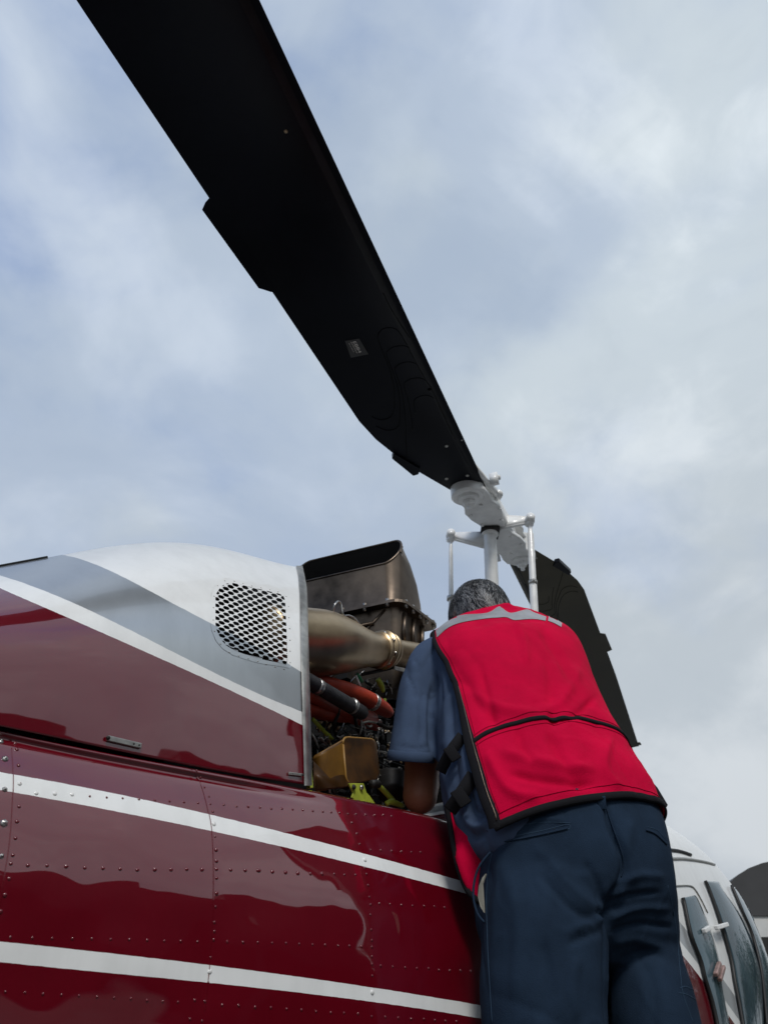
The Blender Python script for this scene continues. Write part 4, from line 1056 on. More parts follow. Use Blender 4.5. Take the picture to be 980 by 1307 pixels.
def hub():
    # yoke, grips, retention bolts
    h = Geo(); h.box(BO - e3d * .0, e1 * .17, e2 * .07, e3 * .045); h.ell(BO - e3d * .05, e2 * .06, e1 * .06, e3 * .05)
    o = h.obj('rotor_hub', M_white, heli); bevel(o, .015, 3); 
    rd = blade_xy(596, 622)
    for sg in (1, -1):
        A, Bv = e1 * sg, e2 * sg
        def W3(r, c, hh): return BO + A * r + Bv * c + e3d * hh
        g = Geo()
        xs = [(.01, .06), (.08, .068), (.16, .092), (.24, .100), (.30, .080), (.36, .088), (.43, .082), (.46, .04)]
        k_ = rd[0] / .40; cc = rd[1] * .5
        up = [W3(a * k_, w * .9 + cc * a / .2 * .5 + .0, .030) for a, w in xs]; dn = [W3(a * k_, -w * .9 + cc * a / .2 * .5, .030) for a, w in xs]
        g.prism(up + dn[::-1], e3d * .026); gr = bevel(g.obj('blade_grip', M_white, heli), .008, 3)
        g = Geo(); up = [W3(a * k_, w * .9 + cc * a / .2 * .5, -.06) for a, w in xs]; dn = [W3(a * k_, -w * .9 + cc * a / .2 * .5, -.06) for a, w in xs]
        g.prism(up + dn[::-1], e3d * .024); g.box(W3(.12 * k_, 0, -.0), A * .10, Bv * .05, e3 * .045); bevel(g.obj('blade_grip', M_white, heli), .008, 3)
        c = lambda hh: W3(rd[0], rd[1], hh)
        g = Geo(); g.tube([c(-.075), c(-.07), c(.052), c(.060)], [.06, .082, .082, .074], 28); g.tube([c(.06), c(.075), c(.078)], [.052, .050, .036], 24); g.tube([c(.07), c(.10), c(.106)], [.030, .028, .018], 6)
        g.tube([c(.10), c(.125)], .012, 12); b_ = g.obj('retention_bolt', M_white, heli)
        kb = Geo()
        for qx, qy in ((.10, .05), (.10, -.05), (.22, .075), (.22, -.075), (.30, .0)): kb.tube([W3(qx * k_, qy, .05), W3(qx * k_, qy, .066)], .010, 6)
        kb.obj('grip_bolts', M_white, heli, kind='stuff', smooth=False); md = b_.modifiers.new('e', 'EDGE_SPLIT'); md.split_angle = R(40)
        # drag brace alongside the leading edge
        g = Geo(); g.tube([W3(rd[0] - .16, .085, 0), W3(rd[0] + .16, rd[1] + .08, -.01)], .014, 10); g.tube([W3(rd[0] - .02, .085, -.03), W3(rd[0] - .02, .13, -.02)], [.022, .012], 10)
        g.ell(W3(rd[0] - .13, .09, 0), A * .024, Bv * .02, e3 * .022); g.box(W3(rd[0] + .01, .105, .0), A * .012, Bv * .02, e3 * .03); g.obj('drag_brace', M_white, heli)
    # mast and collars
    top = pix(HUB)[2]; Yh = HUB.y
    mt = P(625, 684, Yh); mb = P(630, 800, Yh + .02)
    g = Geo(); d = (mb - mt).normalized(); g.tube([mt - d * .10, mt, mt + d * 1.65], .0335, 24); mo = g.obj('rotor_mast', M_white, heli)
    g = Geo(); g.tube([mt - d * .04, mt - d * .005, mt + d * .0], [.045, .044, .036], 20); g.obj('mast_collar', M_white, mo)
    g = Geo(); g.box(mt - d * .02, Vector((.048, 0, 0)), Vector((0, .05, 0)), Vector((0, 0, .010))); bevel(g.obj('mast_plate', M_dark, mo), .004)
    sw = mt + d * 1.50
    g = Geo(); g.tube([sw + ZV * .03, sw + ZV * .025, sw - ZV * .025, sw - ZV * .03], [.10, .15, .15, .10], 28); g.box(sw, Vector((.25, -.06, 0)), Vector((.01, .035, 0)), ZV * .018); bevel(g.obj('swashplate', M_white, heli), .004)
    # pitch horns and links
    for (root, tip, bot, bw) in (((621, 691), (575, 684), (575.6, 775), 24), ((630, 668), (676, 664), (683, 800), 20)):
        Yt = Yh + (.03 if tip[0] < 600 else -.10)
        a, b = P(*root, Yh), P(*tip, Yt); dd = (b - a).normalized(); sd_ = Vector((0, 0, 1))
        g = Geo(); w0, w1 = .052, .014
        g.prism([a + sd_ * w0 - Vector((0, .010, 0)), b + sd_ * w1 - Vector((0, .010, 0)), b - sd_ * w1 - Vector((0, .010, 0)), a - sd_ * w0 * .8 - Vector((0, .010, 0))], Vector((0, .02, 0)))
        g.tube([a + sd_ * w0, b + sd_ * w1], .009, 8); g.tube([a - sd_ * w0 * .8, b - sd_ * w1], .009, 8)
        g.tube([b - Vector((.0, .035, 0)), b + Vector((0, .035, 0))], .022, 14); g.ell(b, Vector((.026, 0, 0)), Vector((0, .026, 0)), Vector((0, 0, .026)))
        ho = g.obj('pitch_horn', M_white, heli)
        e = P(*bot, Yt + .03); q = (e - b).normalized()
        g = Geo(); g.tube([b + q * .02, b + q * .07, b + q * .09, b + q * .36, b + q * .37, b + q * 1.36], [.011, .011, .0165, .0165, .0185, .0185] if tip[0] > 600 else [.009, .009, .0105, .0125, .0125, .013], 12)
        g.ell(b + q * .02, Vector((.02, 0, 0)), Vector((0, .02, 0)), Vector((0, 0, .022))); g.obj('pitch_link', M_white, heli)
        g = Geo(); g.tube([b + q * .355, b + q * .375], .021, 12); g.tube([b + q * .365 - Vector((0, .03, 0)), b + q * .365], .006, 8); g.obj('link_clamp', M_alu, ho)
hub()
# --- rest of the helicopter, outside the picture
g = Geo(); g.tube([HX(-1.1, 0, .405), HX(-1.4, 0, .415), HX(-2.2, 0, .45), HX(-4.6, 0, .52)], [.185, .185, .165, .11], 28); g.obj('tail_boom', M_red, heli)
g = Geo(); g.prism([HX(-4.0, .01, .5), HX(-4.5, .01, 1.3), HX(-4.9, .01, 1.3), HX(-4.7, .01, .4), HX(-5.0, .01, -.2), HX(-4.7, .01, -.2)], -S * .03); g.obj('tail_fin', M_white, heli)
for l in (-.85, .85):
    g = Geo(); g.tube([HX(1.6, l, -CAMH + .04), HX(4.4, l, -CAMH + .04), HX(4.65, l, -CAMH + .10), HX(4.8, l, -CAMH + .22)], .035, 12); g.obj('landing_skid', M_dark, heli)
for s_ in (2.3, 3.9):
    g = Geo(); g.tube([HX(s_, -.85, -CAMH + .06), HX(s_, -.6, -.55), HX(s_, -.3, -.48), HX(s_, .3, -.48), HX(s_, .6, -.55), HX(s_, .85, -CAMH + .06)], .03, 12); g.obj('cross_tube', M_dark, heli)
g = Geo(); c = HX(2.75, 0, .93); g.ell(c, U * .62, S * .27, ZV * .14, 24, 12); g.obj('transmission_fairing', M_white, heli)

# ================================================================== MECHANIC
man = empty('person', P(740, 1307, 1.72) * 1.0, 'man seen from behind in a crimson vest and navy trousers leaning into the engine bay', 'person')
FOOTZ = 0.30
man.location.z = FOOTZ
def ringset(rows, n_out, nseg, sup=2.3):
    """rows: (PL px, PL py, PL y, PR px, PR py, PR y, back depth b, front depth) bottom to top"""
    q = []
    for r in rows:
        a, b = P(r[0], r[1], r[2]), P(r[3], r[4], r[5]); q.append([*a, *b, r[6], r[7]])
    q = catmull(q, n_out); rings = []
    cs = [(Vector(r[0:3]) + Vector(r[3:6])) / 2 for r in q]
    for i, r in enumerate(q):
        A = (Vector(r[3:6]) - Vector(r[0:3])) / 2; t = (cs[min(i + 1, n_out - 1)] - cs[max(i - 1, 0)]).normalized(); Bd = A.cross(t).normalized()
        if Bd.y > 0: Bd = -Bd                                     # towards the camera: his back
        rings.append((cs[i], A, Bd, r[6], r[7]))
    return rings
def rp(ring, th, off=0.0, sup=2.3):
    """th 0 = his right silhouette, 90 = the back, 180 = left silhouette"""
    c, A, Bd, bb, bf = ring; ca, sa = math.cos(th), math.sin(th); e = 2 / sup
    x = math.copysign(abs(ca) ** e, ca); y = math.copysign(abs(sa) ** e, sa)
    v = A * x + Bd * (y * (bb if y > 0 else bf))
    return c + v + v.normalized() * off
TOR = [(618, 1100, 1.60, 828, 1062, 1.72, .12, .13), (600, 1084, 1.60, 824, 1050, 1.72, .13, .16), (580, 1050, 1.62, 821, 1030, 1.74, .138, .17), (567, 1000, 1.65, 799, 996, 1.78, .14, .17), (559, 945, 1.70, 771, 948, 1.83, .138, .15),
       (556, 890, 1.75, 754, 905, 1.88, .13, .14), (551, 850, 1.80, 738, 856, 1.93, .115, .13), (552, 826, 1.85, 730, 826, 1.97, .09, .12), (556, 812, 1.88, 717, 807, 1.98, .065, .10), (575, 799, 1.90, 698, 795, 1.99, .045, .09), (600, 790, 1.93, 672, 787, 2.0, .03, .07)]
rings = ringset(TOR, 64, 48)
NT = 56
def ring_geo(off=0.0, lo=0, hi=None, sup=2.3):
    rr = rings[lo:hi]; V = [rp(r, 2 * math.pi * k / NT, off, sup) for r in rr for k in range(NT)]
    return V, grid_faces(len(rr), NT, wrap=True) + [tuple(range(NT)), tuple(range((len(rr) - 1) * NT, len(rr) * NT))]
# shirt with both sleeves
g = Geo(); g.add(ring_geo(-.004))
SH_L = P(566, 832, 1.86); SH_R = P(700, 825, 2.02)
sl_pts = [SH_L, P(548, 848, 1.85), P(537, 885, 1.83), P(531, 925, 1.80), P(525, 958, 1.78), P(524, 970, 1.775)]
def dpx(p, r): return r * pix(p)[2] / F
q = catmull([list(p) + [dpx(p, r)] for p, r in zip(sl_pts, (23, 27, 29, 29, 30, 30))], 20)
a9 = Vector(q[-1][:3]); d9 = (a9 - Vector(q[-3][:3])).normalized(); m9 = (a9 - CAMP).normalized().cross(Vector((1, .18, 0)).normalized()).normalized()
def shear(p, w=1.0): return p + d9 * (-((p - a9).dot(m9)) / d9.dot(m9)) * w
SV, SF = tube_geo([Vector(x[:3]) for x in q], [x[3] for x in q], 28)
for k_, w_ in ((19, 1.0), (18, .9), (17, .75), (16, .58), (15, .42), (14, .28), (13, .15), (12, .06)):
    for j_ in range(28): p_ = SV[k_ * 28 + j_]; c_ = Vector(q[k_][:3]); SV[k_ * 28 + j_] = p_ + (shear(p_ - c_ + a9) - (p_ - c_ + a9)) * w_
g.add((SV, SF))
sr_pts = [SH_R, P(690, 830, 2.12), P(668, 850, 2.22)]; g.add(tube_geo(CV(sr_pts, 10), .062, 20))
sh_folds = [([(556, 860), (549, 905), (552, 955)], 3.0, -.012), ([(566, 850), (571, 920), (566, 960)], 5, .005), ([(582, 880), (590, 930), (596, 1000)], 5, .007), ([(575, 890), (578, 950), (585, 1010)], 4, -.006),
            ([(520, 862), (527, 878), (530, 892)], 2.0, -.005), ([(505, 952), (530, 955), (550, 952)], 1.6, -.003), ([(598, 1010), (605, 1035), (625, 1038)], 4, -.012), ([(590, 1040), (605, 1055), (622, 1050)], 5, .010), ([(582, 1030), (600, 1068), (618, 1062)], 4, -.010),
            ([(530, 840), (522, 880), (512, 930)], 6, .004), ([(545, 845), (540, 900), (536, 950)], 5, -.005), ([(560, 965), (575, 1020), (590, 1060)], 5, .006), ([(528, 842), (533, 850), (540, 880)], 2.2, -.004)]
def sh_disp(co, no): return folds(co, no, sh_folds) - creases(co, 8, .006, 6, (1, 1, .4)) + creases(co, 15, .002, 2, (1, 1, .6)) + vnoise(co, 9, .004, 3, (1, 1, .45)) + vnoise(co, 26, .0012, 8, (1, 1, .5))
shirt, _, _ = voxel('shirt', g.V, g.F, .006, M_shirt, man, 6, sh_disp)
q9 = q[-1]
Vh, Fh = tube_geo([a9 - d9 * .022, a9 - d9 * .018, a9 + d9 * .004, a9 + d9 * .006], [q9[3] - .002, q9[3] + .0003, q9[3] + .0005, q9[3] - .003], 28, cap=False)
Vh = [v + (shear(v - (v - a9).dot(d9) * d9) - (v - (v - a9).dot(d9) * d9)) for v in Vh]
mesh('sleeve_hem', Vh, Fh, M_shirt, shirt)
shirt['label'] = 'slate blue short sleeved shirt'
# body: head, neck, torso core, arms and hands in one continuous skin
b = Geo()
HC = P(612, 792, 2.02)
fx = Vector((-.32, .78, -.42)).normalized()          # where he looks: into the bay, down
hr = fx.cross(ZV).normalized(); hu = hr.cross(fx).normalized()
b.ell(HC, hr * .079, fx * .100, hu * .114, 28, 18); b.ell(HC + fx * .045 - hu * .055, hr * .058, fx * .055, hu * .062, 20, 12)   # skull, jaw
b.ell(HC + fx * .103 - hu * .012, hr * .013, fx * .018, hu * .024, 10, 8)                                                   # nose
b.ell(HC + fx * .095 - hu * .055, hr * .024, fx * .010, hu * .007, 10, 6); b.ell(HC + fx * .092 - hu * .068, hr * .021, fx * .010, hu * .007, 10, 6)   # lips
for s_ in (-1, 1):
    b.ell(HC + hr * .077 * s_ - hu * .005 - fx * .005, hr * .010, fx * .020, hu * .032, 12, 8)      # ears
    b.ell(HC + hr * .032 * s_ + fx * .088 + hu * .005, hr * .016, fx * .010, hu * .010, 10, 6); b.ell(HC + hr * .032 * s_ + fx * .088 + hu * .022, hr * .02, fx * .010, hu * .005, 10, 6)
nk = (rings[-3][0] + rings[-3][0]) / 2
b.tube([nk - ZV * .04, nk.lerp(HC, .5), HC - hu * .03 - fx * .01], [.06, .055, .056], 20)
b.add(ring_geo(-.03, 2, -3))
def arm(sh, el, wr, tgt, thumb_side):
    b.tube([sh, sh.lerp(el, .5), el], [.048, .046, .040], 18); b.ell(el, Vector((.041, 0, 0)), Vector((0, .041, 0)), Vector((0, 0, .041)), 16, 10)
    b.tube([el, el.lerp(wr, .35), wr], [.040, .041, .027], 18)
    d = (wr - el).normalized(); sd_ = d.cross(ZV).normalized(); up = sd_.cross(d)
    pm = wr + d * .05; b.tube([wr - d * .01, wr + d * .03, wr + d * .085], [.026, .034, .036], 14)
    for k, (ln, of) in enumerate(((.072, -.030), (.082, -.010), (.078, .010), (.062, .029))):
        p0 = wr + d * .080 + sd_ * of; p1 = p0 + d * ln * .42 - up * .006; p2 = p1 + d * ln * .25 - up * ln * .30; p3 = p2 - up * ln * .30 + d * ln * .02
        b.tube([p0 - d * .02, p0, p1, p2, p3], [.0098, .0096, .0090, .0084, .0072], 10)
    t0 = wr + d * .03 + sd_ * .03 * thumb_side; b.tube([t0, t0 + d * .025 + sd_ * .022 * thumb_side, t0 + d * .055 + sd_ * .022 * thumb_side - up * .02, t0 + d * .075 + sd_ * .012 * thumb_side - up * .035], [.013, .012, .0105, .009], 10)
EL = P(536, 1016, 1.85)
arm(P(548, 850, 1.85), EL, P(545, 975, 2.0), None, 1)
arm(P(690, 830, 2.12), P(655, 872, 2.28), P(590, 930, 2.22), None, -1)
skin, _, _ = voxel('body', b.V, b.F, .0045, M_skin, man, 3)
# hair: scalp cap and short grey-black strands
hc = Geo(); hc.ell(HC - fx * .010 + hu * .010, hr * .085, fx * .100, hu * .116, 32, 20)
capV = [v for v in hc.V]
keep = lambda v: (v - HC).dot(fx) < .082 and (v - HC).dot(hu) > -.112
cap = hc.obj('hair', M_hairb, man); cap['label'] = 'short wavy salt and pepper hair'
bmm = bmesh.new(); bmm.from_mesh(cap.data); off = world_loc(man)
bmesh.ops.delete(bmm, geom=[f for f in bmm.faces if not keep(f.calc_center_median() + off)], context='FACES'); bmm.to_mesh(cap.data); bmm.free()
rh = random.Random(5); HV = []; HF = []; FM = []
for k in range(19000):
    d = Vector((rh.gauss(0, 1), rh.gauss(0, 1), rh.gauss(0, 1))).normalized()
    p = HC - fx * .010 + hu * .010 + hr * (d.x * .0845) + fx * (d.y * .0995) + hu * (d.z * .1155)
    if not keep(p): continue
    n = (hr * (d.x / .081) + fx * (d.y / .097) + hu * (d.z / .113)).normalized()
    crown = HC - fx * .04 + hu * .11; tdir = (p - crown); tdir = (tdir - n * tdir.dot(n)).normalized()
    sw = noise.noise_vector(p * 22) * .9; tdir = (tdir + (sw - n * sw.dot(n))).normalized(); side = n.cross(tdir); L0 = rh.uniform(.016, .030); w = rh.uniform(.0004, .0008); base = len(HV)
    for q_ in range(4):
        t = q_ / 3; c = p + tdir * L0 * t * .9 + n * L0 * (.50 * t - .35 * t * t) + side * .002 * math.sin(t * 3 + k); ww = w * (1 - .7 * t)
        HV += [c - side * ww, c + side * ww]
    for q_ in range(3): HF.append((base + q_ * 2, base + q_ * 2 + 1, base + q_ * 2 + 3, base + q_ * 2 + 2)); FM.append(0 if rh.random() < .5 else FM[-1] if q_ else rh.choice((0, 0, 1)))
    f0 = rh.random(); c_ = 1 if f0 < .36 + .35 * noise.noise(p * 9) else 0; FM[-3:] = [c_] * 3
M_h1 = mat('black_hair_strand', (0.02, 0.02, 0.022), .38, var=.3); M_h2 = mat('grey_hair_strand', (.42, .42, .42), .42, var=.2)
mesh('hair_strands', HV, HF, None, cap, mats=[M_h1, M_h2], fmat=FM, kind='stuff')

# vest: back panel over the shirt
def th_for_px(ring, px_t, off, lo, hi, sup=2.3):
    for _ in range(30):
        m_ = (lo + hi) / 2
        if pix(rp(ring, m_, off, sup))[0] < px_t: hi = m_
        else: lo = m_
    return (lo + hi) / 2
VOFF = .014
v_left = lin([(760, 600), (775, 577), (790, 556), (806, 547), (816, 552), (840, 566), (870, 579), (900, 587), (945, 598), (1000, 614), (1042, 629), (1100, 640)])
i_bot = None
hemi = min(range(len(rings)), key=lambda i: abs(pix(rp(rings[i], math.pi / 2, VOFF))[1] - 1024))
VR = rings[hemi:]
NV, NU = 150, 130
vr_dense = []
qq = catmull([[*c, *A, *Bd, bb, bf] for c, A, Bd, bb, bf in VR], NV)
for r in qq: vr_dense.append((Vector(r[0:3]), Vector(r[3:6]), Vector(r[6:9]).normalized(), r[9], r[10]))
VV = []
VS = 1.5
vfold = [([(690, 800), (715, 840), (735, 880)], 8, -.006), ([(655, 790), (668, 815), (672, 850)], 6, .005), ([(700, 830), (705, 900), (712, 930)], 10, -.005), ([(600, 880), (640, 905), (690, 912)], 8, .005), ([(560, 830), (600, 880), (640, 930)], 12, -.004),
         ([(740, 850), (720, 890), (690, 910)], 9, .005), ([(640, 960), (690, 975), (760, 985)], 10, .006), ([(650, 990), (700, 1000), (760, 1005)], 7, -.006), ([(700, 935), (720, 980), (745, 1010)], 9, -.006), ([(620, 960), (650, 1010), (690, 1020)], 9, .005),
         ([(780, 940), (770, 980), (790, 1010)], 8, .005), ([(612, 850), (625, 900), (630, 925)], 6, -.004), ([(600, 800), (640, 790), (690, 792)], 5, -.004), ([(760, 890), (730, 915), (700, 918)], 5, -.005), ([(640, 770), (655, 778), (668, 787)], 4, .006), ([(660, 930), (668, 960), (680, 975)], 7, -.005)]
for i, r in enumerate(vr_dense):
    y = pix(rp(r, math.pi / 2, VOFF))[1]
    pl = rp(r, math.pi * .9, VOFF); yl = pix(pl)[1]
    t0 = th_for_px(r, v_left(yl), VOFF, .25 * math.pi, 1.02 * math.pi)
    t0 = th_for_px(r, v_left(pix(rp(r, t0, VOFF))[1]), VOFF, .25 * math.pi, 1.02 * math.pi)
    t1 = -.12 * math.pi
    for j in range(NU): VV.append(rp(r, t0 + (t1 - t0) * j / (NU - 1), VOFF))
co = np.array([list(v) for v in VV]); 
def grid_normals(co, nr, nc):
    g_ = co.reshape(nr, nc, 3); du = np.gradient(g_, axis=1); dv = np.gradient(g_, axis=0); n = np.cross(du, dv).reshape(-1, 3); n /= np.linalg.norm(n, axis=1)[:, None] + 1e-12
    v = co - np.array(CAMP); 
    if ((v * n).sum(1) > 0).mean() > .5: n = -n
    return n
no = grid_normals(co, NV, NU)
dd = folds(co, no, [(p_, w_ * .75, a_ * VS) for p_, w_, a_ in vfold]) + vnoise(co, 7, .005, 21) + vnoise(co, 18, .0025, 33, (1, 1, .6)) - creases(co, 8, .0035, 3, (1, 1, .7)) + creases(co, 13, .0016, 9)
ii, jj = np.meshgrid(np.arange(NV), np.arange(NU), indexing='ij'); fl = (np.clip(1 - ii / 26, 0, 1) ** 1.6 * np.clip((jj / NU - .45) / .4, 0, 1)).ravel(); dd = dd + fl * .008 + (np.clip(1 - ii / 40, 0, 1) * .006).ravel(); co[:, 2] -= fl * .006
edge_f = np.ones((NV, NU)); 
co = co + no * (dd * 1.0)[:, None]
VG = co.reshape(NV, NU, 3)
vest = mesh('vest', co.tolist(), grid_faces(NV, NU), M_vest, man, solid=.003)
bm = bmesh.new(); bm.from_mesh(vest.data); bmesh.ops.recalc_face_normals(bm, faces=bm.faces); bm.to_mesh(vest.data); bm.free()
vest['label'] = 'crimson work vest with black binding'
print('vest px corners', [tuple(round(t) for t in pix(Vector(VG[i, j]))[:2]) for i in (0, NV // 2, NV - 1) for j in (0, NU // 2, NU - 1)])
NO = no.reshape(NV, NU, 3)
def vpt(i, j, off):
    i = min(max(i, 0), NV - 1); j = min(max(j, 0), NU - 1); i0, j0 = int(i), int(j); i1, j1 = min(i0 + 1, NV - 1), min(j0 + 1, NU - 1); a, b_ = i - i0, j - j0
    f = lambda G: (G[i0, j0] * (1 - a) * (1 - b_) + G[i1, j0] * a * (1 - b_) + G[i0, j1] * (1 - a) * b_ + G[i1, j1] * a * b_)
    return Vector(f(VG)) + Vector(f(NO)).normalized() * off
def vest_tape(name, path, w, m, off=.0022, label=None, parent=vest, spill=0.0):
    """path = list of grid (row, col); w in metres"""
    c = [vpt(i, j, off) for i, j in path]; V = []
    for k in range(len(path)):
        t = (c[min(k + 1, len(c) - 1)] - c[max(k - 1, 0)]).normalized(); n = Vector(NO[int(min(max(path[k][0], 0), NV - 1)), int(min(max(path[k][1], 0), NU - 1))]).normalized(); s_ = t.cross(n).normalized(); ww = w(k) if callable(w) else w
        V += [c[k] + s_ * ww / 2 - n * .003, c[k] + s_ * ww * .4 + n * .0008, c[k] - s_ * ww * .4 + n * .0008, c[k] - s_ * ww / 2 - n * .003]
    o = mesh(name, V, grid_faces(len(path), 4), m, parent, label=label)
    return o
def row_at(px_t, py_t):
    P_ = np.array(CAMP); x, y = pix_np(co); x = x.reshape(NV, NU); y = y.reshape(NV, NU); vw = co - P_; fc = ((vw * no).sum(1) > -.02).reshape(NV, NU); k = np.argmin((x - px_t) ** 2 + (y - py_t) ** 2 + fc * 1e4); return divmod(int(k), NU)
def px_path(pts, n=60):
    return [row_at(*p) for p in catmull(pts, n)]
def smooth_path(p):
    a = np.array(p, float)
    for _ in range(40): a[1:-1] = (a[:-2] + a[1:-1] * 2 + a[2:]) / 4
    return [tuple(q) for q in a]
def band_path():
    p = smooth_path(px_path([(604, 947), (625, 934), (660, 922), (700, 917), (740, 918), (758, 922)], 60)); (a, b), (c, d) = p[-12], p[-1]; m_ = (c - a) / (d - b)
    while d < NU - 4: d += 2; c += m_ * 2; p.append((c, d))
    return p
vest_tape('binding', [(i, 0.6) for i in range(NV)], lambda k: .025 - .011 * min(1, max(0, (k - 38) / 18)), M_trim, label='black tape along the arm opening')
vest_tape('binding', [(.4, j) for j in range(NU)], .0155, M_trim, label='black tape along the hem')
vest_tape('pocket_tape', band_path(), .0105, M_trim, .003)
def zipper():
    V = [vpt(i, 2.4, .0035) for i in range(2, 62, 1)]; return V
g = Geo(); g.tube(zipper(), .0016, 5); g.obj('pocket_zip', M_exh, vest)
M_stitch = cloth('dark_red_thread', (0.33, 0.001, 0.024))
for nm, pth in (('hem_stitch', [(3.6, j) for j in range(4, NU)]), ('edge_stitch', [(i, 4.6) for i in range(4, NV)])):
    vest_tape(nm, pth, .0010, M_stitch, .0006)
bp_ = band_path(); vest_tape('band_stitch', [(a + 2.1, b) for a, b in bp_], .0012, M_stitch, .0006); vest_tape('band_stitch', [(a - 2.1, b) for a, b in bp_], .0012, M_stitch, .0006)
# reflective shoulder tape as a patch between two drawn lines
def largest_island(o):
    bm = bmesh.new(); bm.from_mesh(o.data); seen = set(); best = []
    for f in bm.faces:
        if f in seen: continue
        st = [f]; seen.add(f); grp = []
        while st:
            c = st.pop(); grp.append(c)
            for e in c.edges:
                for q in e.link_faces:
                    if q not in seen: seen.add(q); st.append(q)
        if len(grp) > len(best): best = grp
    bs = set(best); bmesh.ops.delete(bm, geom=[f for f in bm.faces if f not in bs], context='FACES')
    bmesh.ops.delete(bm, geom=[v for v in bm.verts if not v.link_faces], context='VERTS'); bm.to_mesh(o.data); bm.free(); return o
def patch(name, top, bot, m, off, nx=60, ny=6, label=None):
    T, Bm = catmull(top, nx), catmull(bot, nx); bv = bvh_of([Vector(c) for c in co], grid_faces(NV, NU)); V = []; last = None; ok = []
    for i in range(nx):
        for j in range(ny):
            t = j / (ny - 1); h = cast(bv, T[i][0] * (1 - t) + Bm[i][0] * t, T[i][1] * (1 - t) + Bm[i][1] * t)
            ok.append(h is not None); V.append(h[0] + h[1] * off if h else Vector((0, 0, 0)))
    Fc = [f for f in grid_faces(nx, ny) if all(ok[k] for k in f)]
    return largest_island(mesh(name, V, Fc, m, vest, label=label))
patch('reflective_tape', [(700, 787), (708, 790), (717, 796)], [(699, 793), (707, 796), (716, 801)], M_refl, .0016, nx=10)
patch('reflective_tape', [(556, 803), (572, 791), (590, 785.5), (621, 783), (636, 775), (641, 777), (652, 783), (672, 778.6), (682, 782.6), (697, 788)], [(558, 814), (572, 802), (590, 795), (621, 790), (635, 789), (646, 788.5), (656, 792), (671, 791), (684, 791), (696, 793)], M_refl, .0016, label='silver grey reflective tape across the shoulders')
# collar of the vest over the nape
g = Geo(); 
cpts = [P(594, 790, 1.90), P(608, 784, 1.915), P(622, 777, 1.925), P(632, 773, 1.93), P(645, 776, 1.94), P(660, 780, 1.97), P(684, 787, 2.0)]
tube('vest_collar', cpts, [.004, .008, .010, .010, .010, .009, .005], M_vest, vest, n=12, smooth_n=24)
# side straps with buckles
def strap(pts, w, name='side_strap'):
    c = CV([P(*p) for p in pts], 16); V = []
    for k in range(len(c)):
        t = (c[min(k + 1, 15)] - c[max(k - 1, 0)]).normalized(); n = (CAMP - c[k]).normalized(); s_ = t.cross(n).normalized(); V += [c[k] + s_ * w / 2, c[k] - s_ * w / 2]
    return mesh(name, V, grid_faces(16, 2), M_trim, vest, solid=.003)
strap([(590, 940, 1.605), (575, 960, 1.60), (562, 985, 1.63)], .024); strap([(604, 990, 1.57), (590, 1012, 1.565), (574, 1035, 1.59)], .028)
g = Geo(); c = P(577, 962, 1.592); g.box(c, (.010, 0, .006), (-.009, 0, .014), (0, .0025, 0)); bevel(g.obj('strap_buckle', M_trim, vest), .002)
g = Geo(); c = P(588, 1018, 1.555); g.box(c, (.011, 0, .007), (-.010, 0, .015), (0, .0025, 0)); bevel(g.obj('strap_buckle', M_trim, vest), .002)
# front of the vest hanging forward of his belly
fl_out = [(570, 1030), (574, 1052), (579, 1082), (586, 1112), (597, 1138), (612, 1152)]; fl_in = [(592, 1030), (598, 1052), (606, 1076), (614, 1094), (622, 1112), (626, 1140)]
V = []
for k_, (a_, b_) in enumerate(zip(catmull(fl_out, 16), catmull(fl_in, 16))):
    for j_ in range(6):
        t_ = j_ / 5; V.append(P(a_[0] * (1 - t_) + b_[0] * t_, a_[1] * (1 - t_) + b_[1] * t_, 1.615 + .010 * math.sin(k_ * .5 + t_ * 2)))
mesh('vest_front', V, grid_faces(16, 6), M_vest, vest, solid=.004)
tube('vest_front_binding', [P(x, y, 1.612) for x, y in fl_out], .0055, M_trim, vest, n=8, smooth_n=24)
# dark side panel hanging below the arm opening and the right hem corner
tube('hem_cord', [P(627, 1030, 1.56), P(631, 1040, 1.555), P(629, 1050, 1.555), P(622, 1062, 1.56)], .004, M_trim, vest, n=8, smooth_n=10)
V = [P(*p) for p in ((818, 985, 1.75), (838, 1008, 1.74), (851, 1030, 1.73), (846, 1037, 1.72), (832, 1030, 1.72), (822, 1012, 1.735))]
mesh('hem_flap', V, [tuple(range(6))], M_trim, vest, solid=.006, smooth=False)

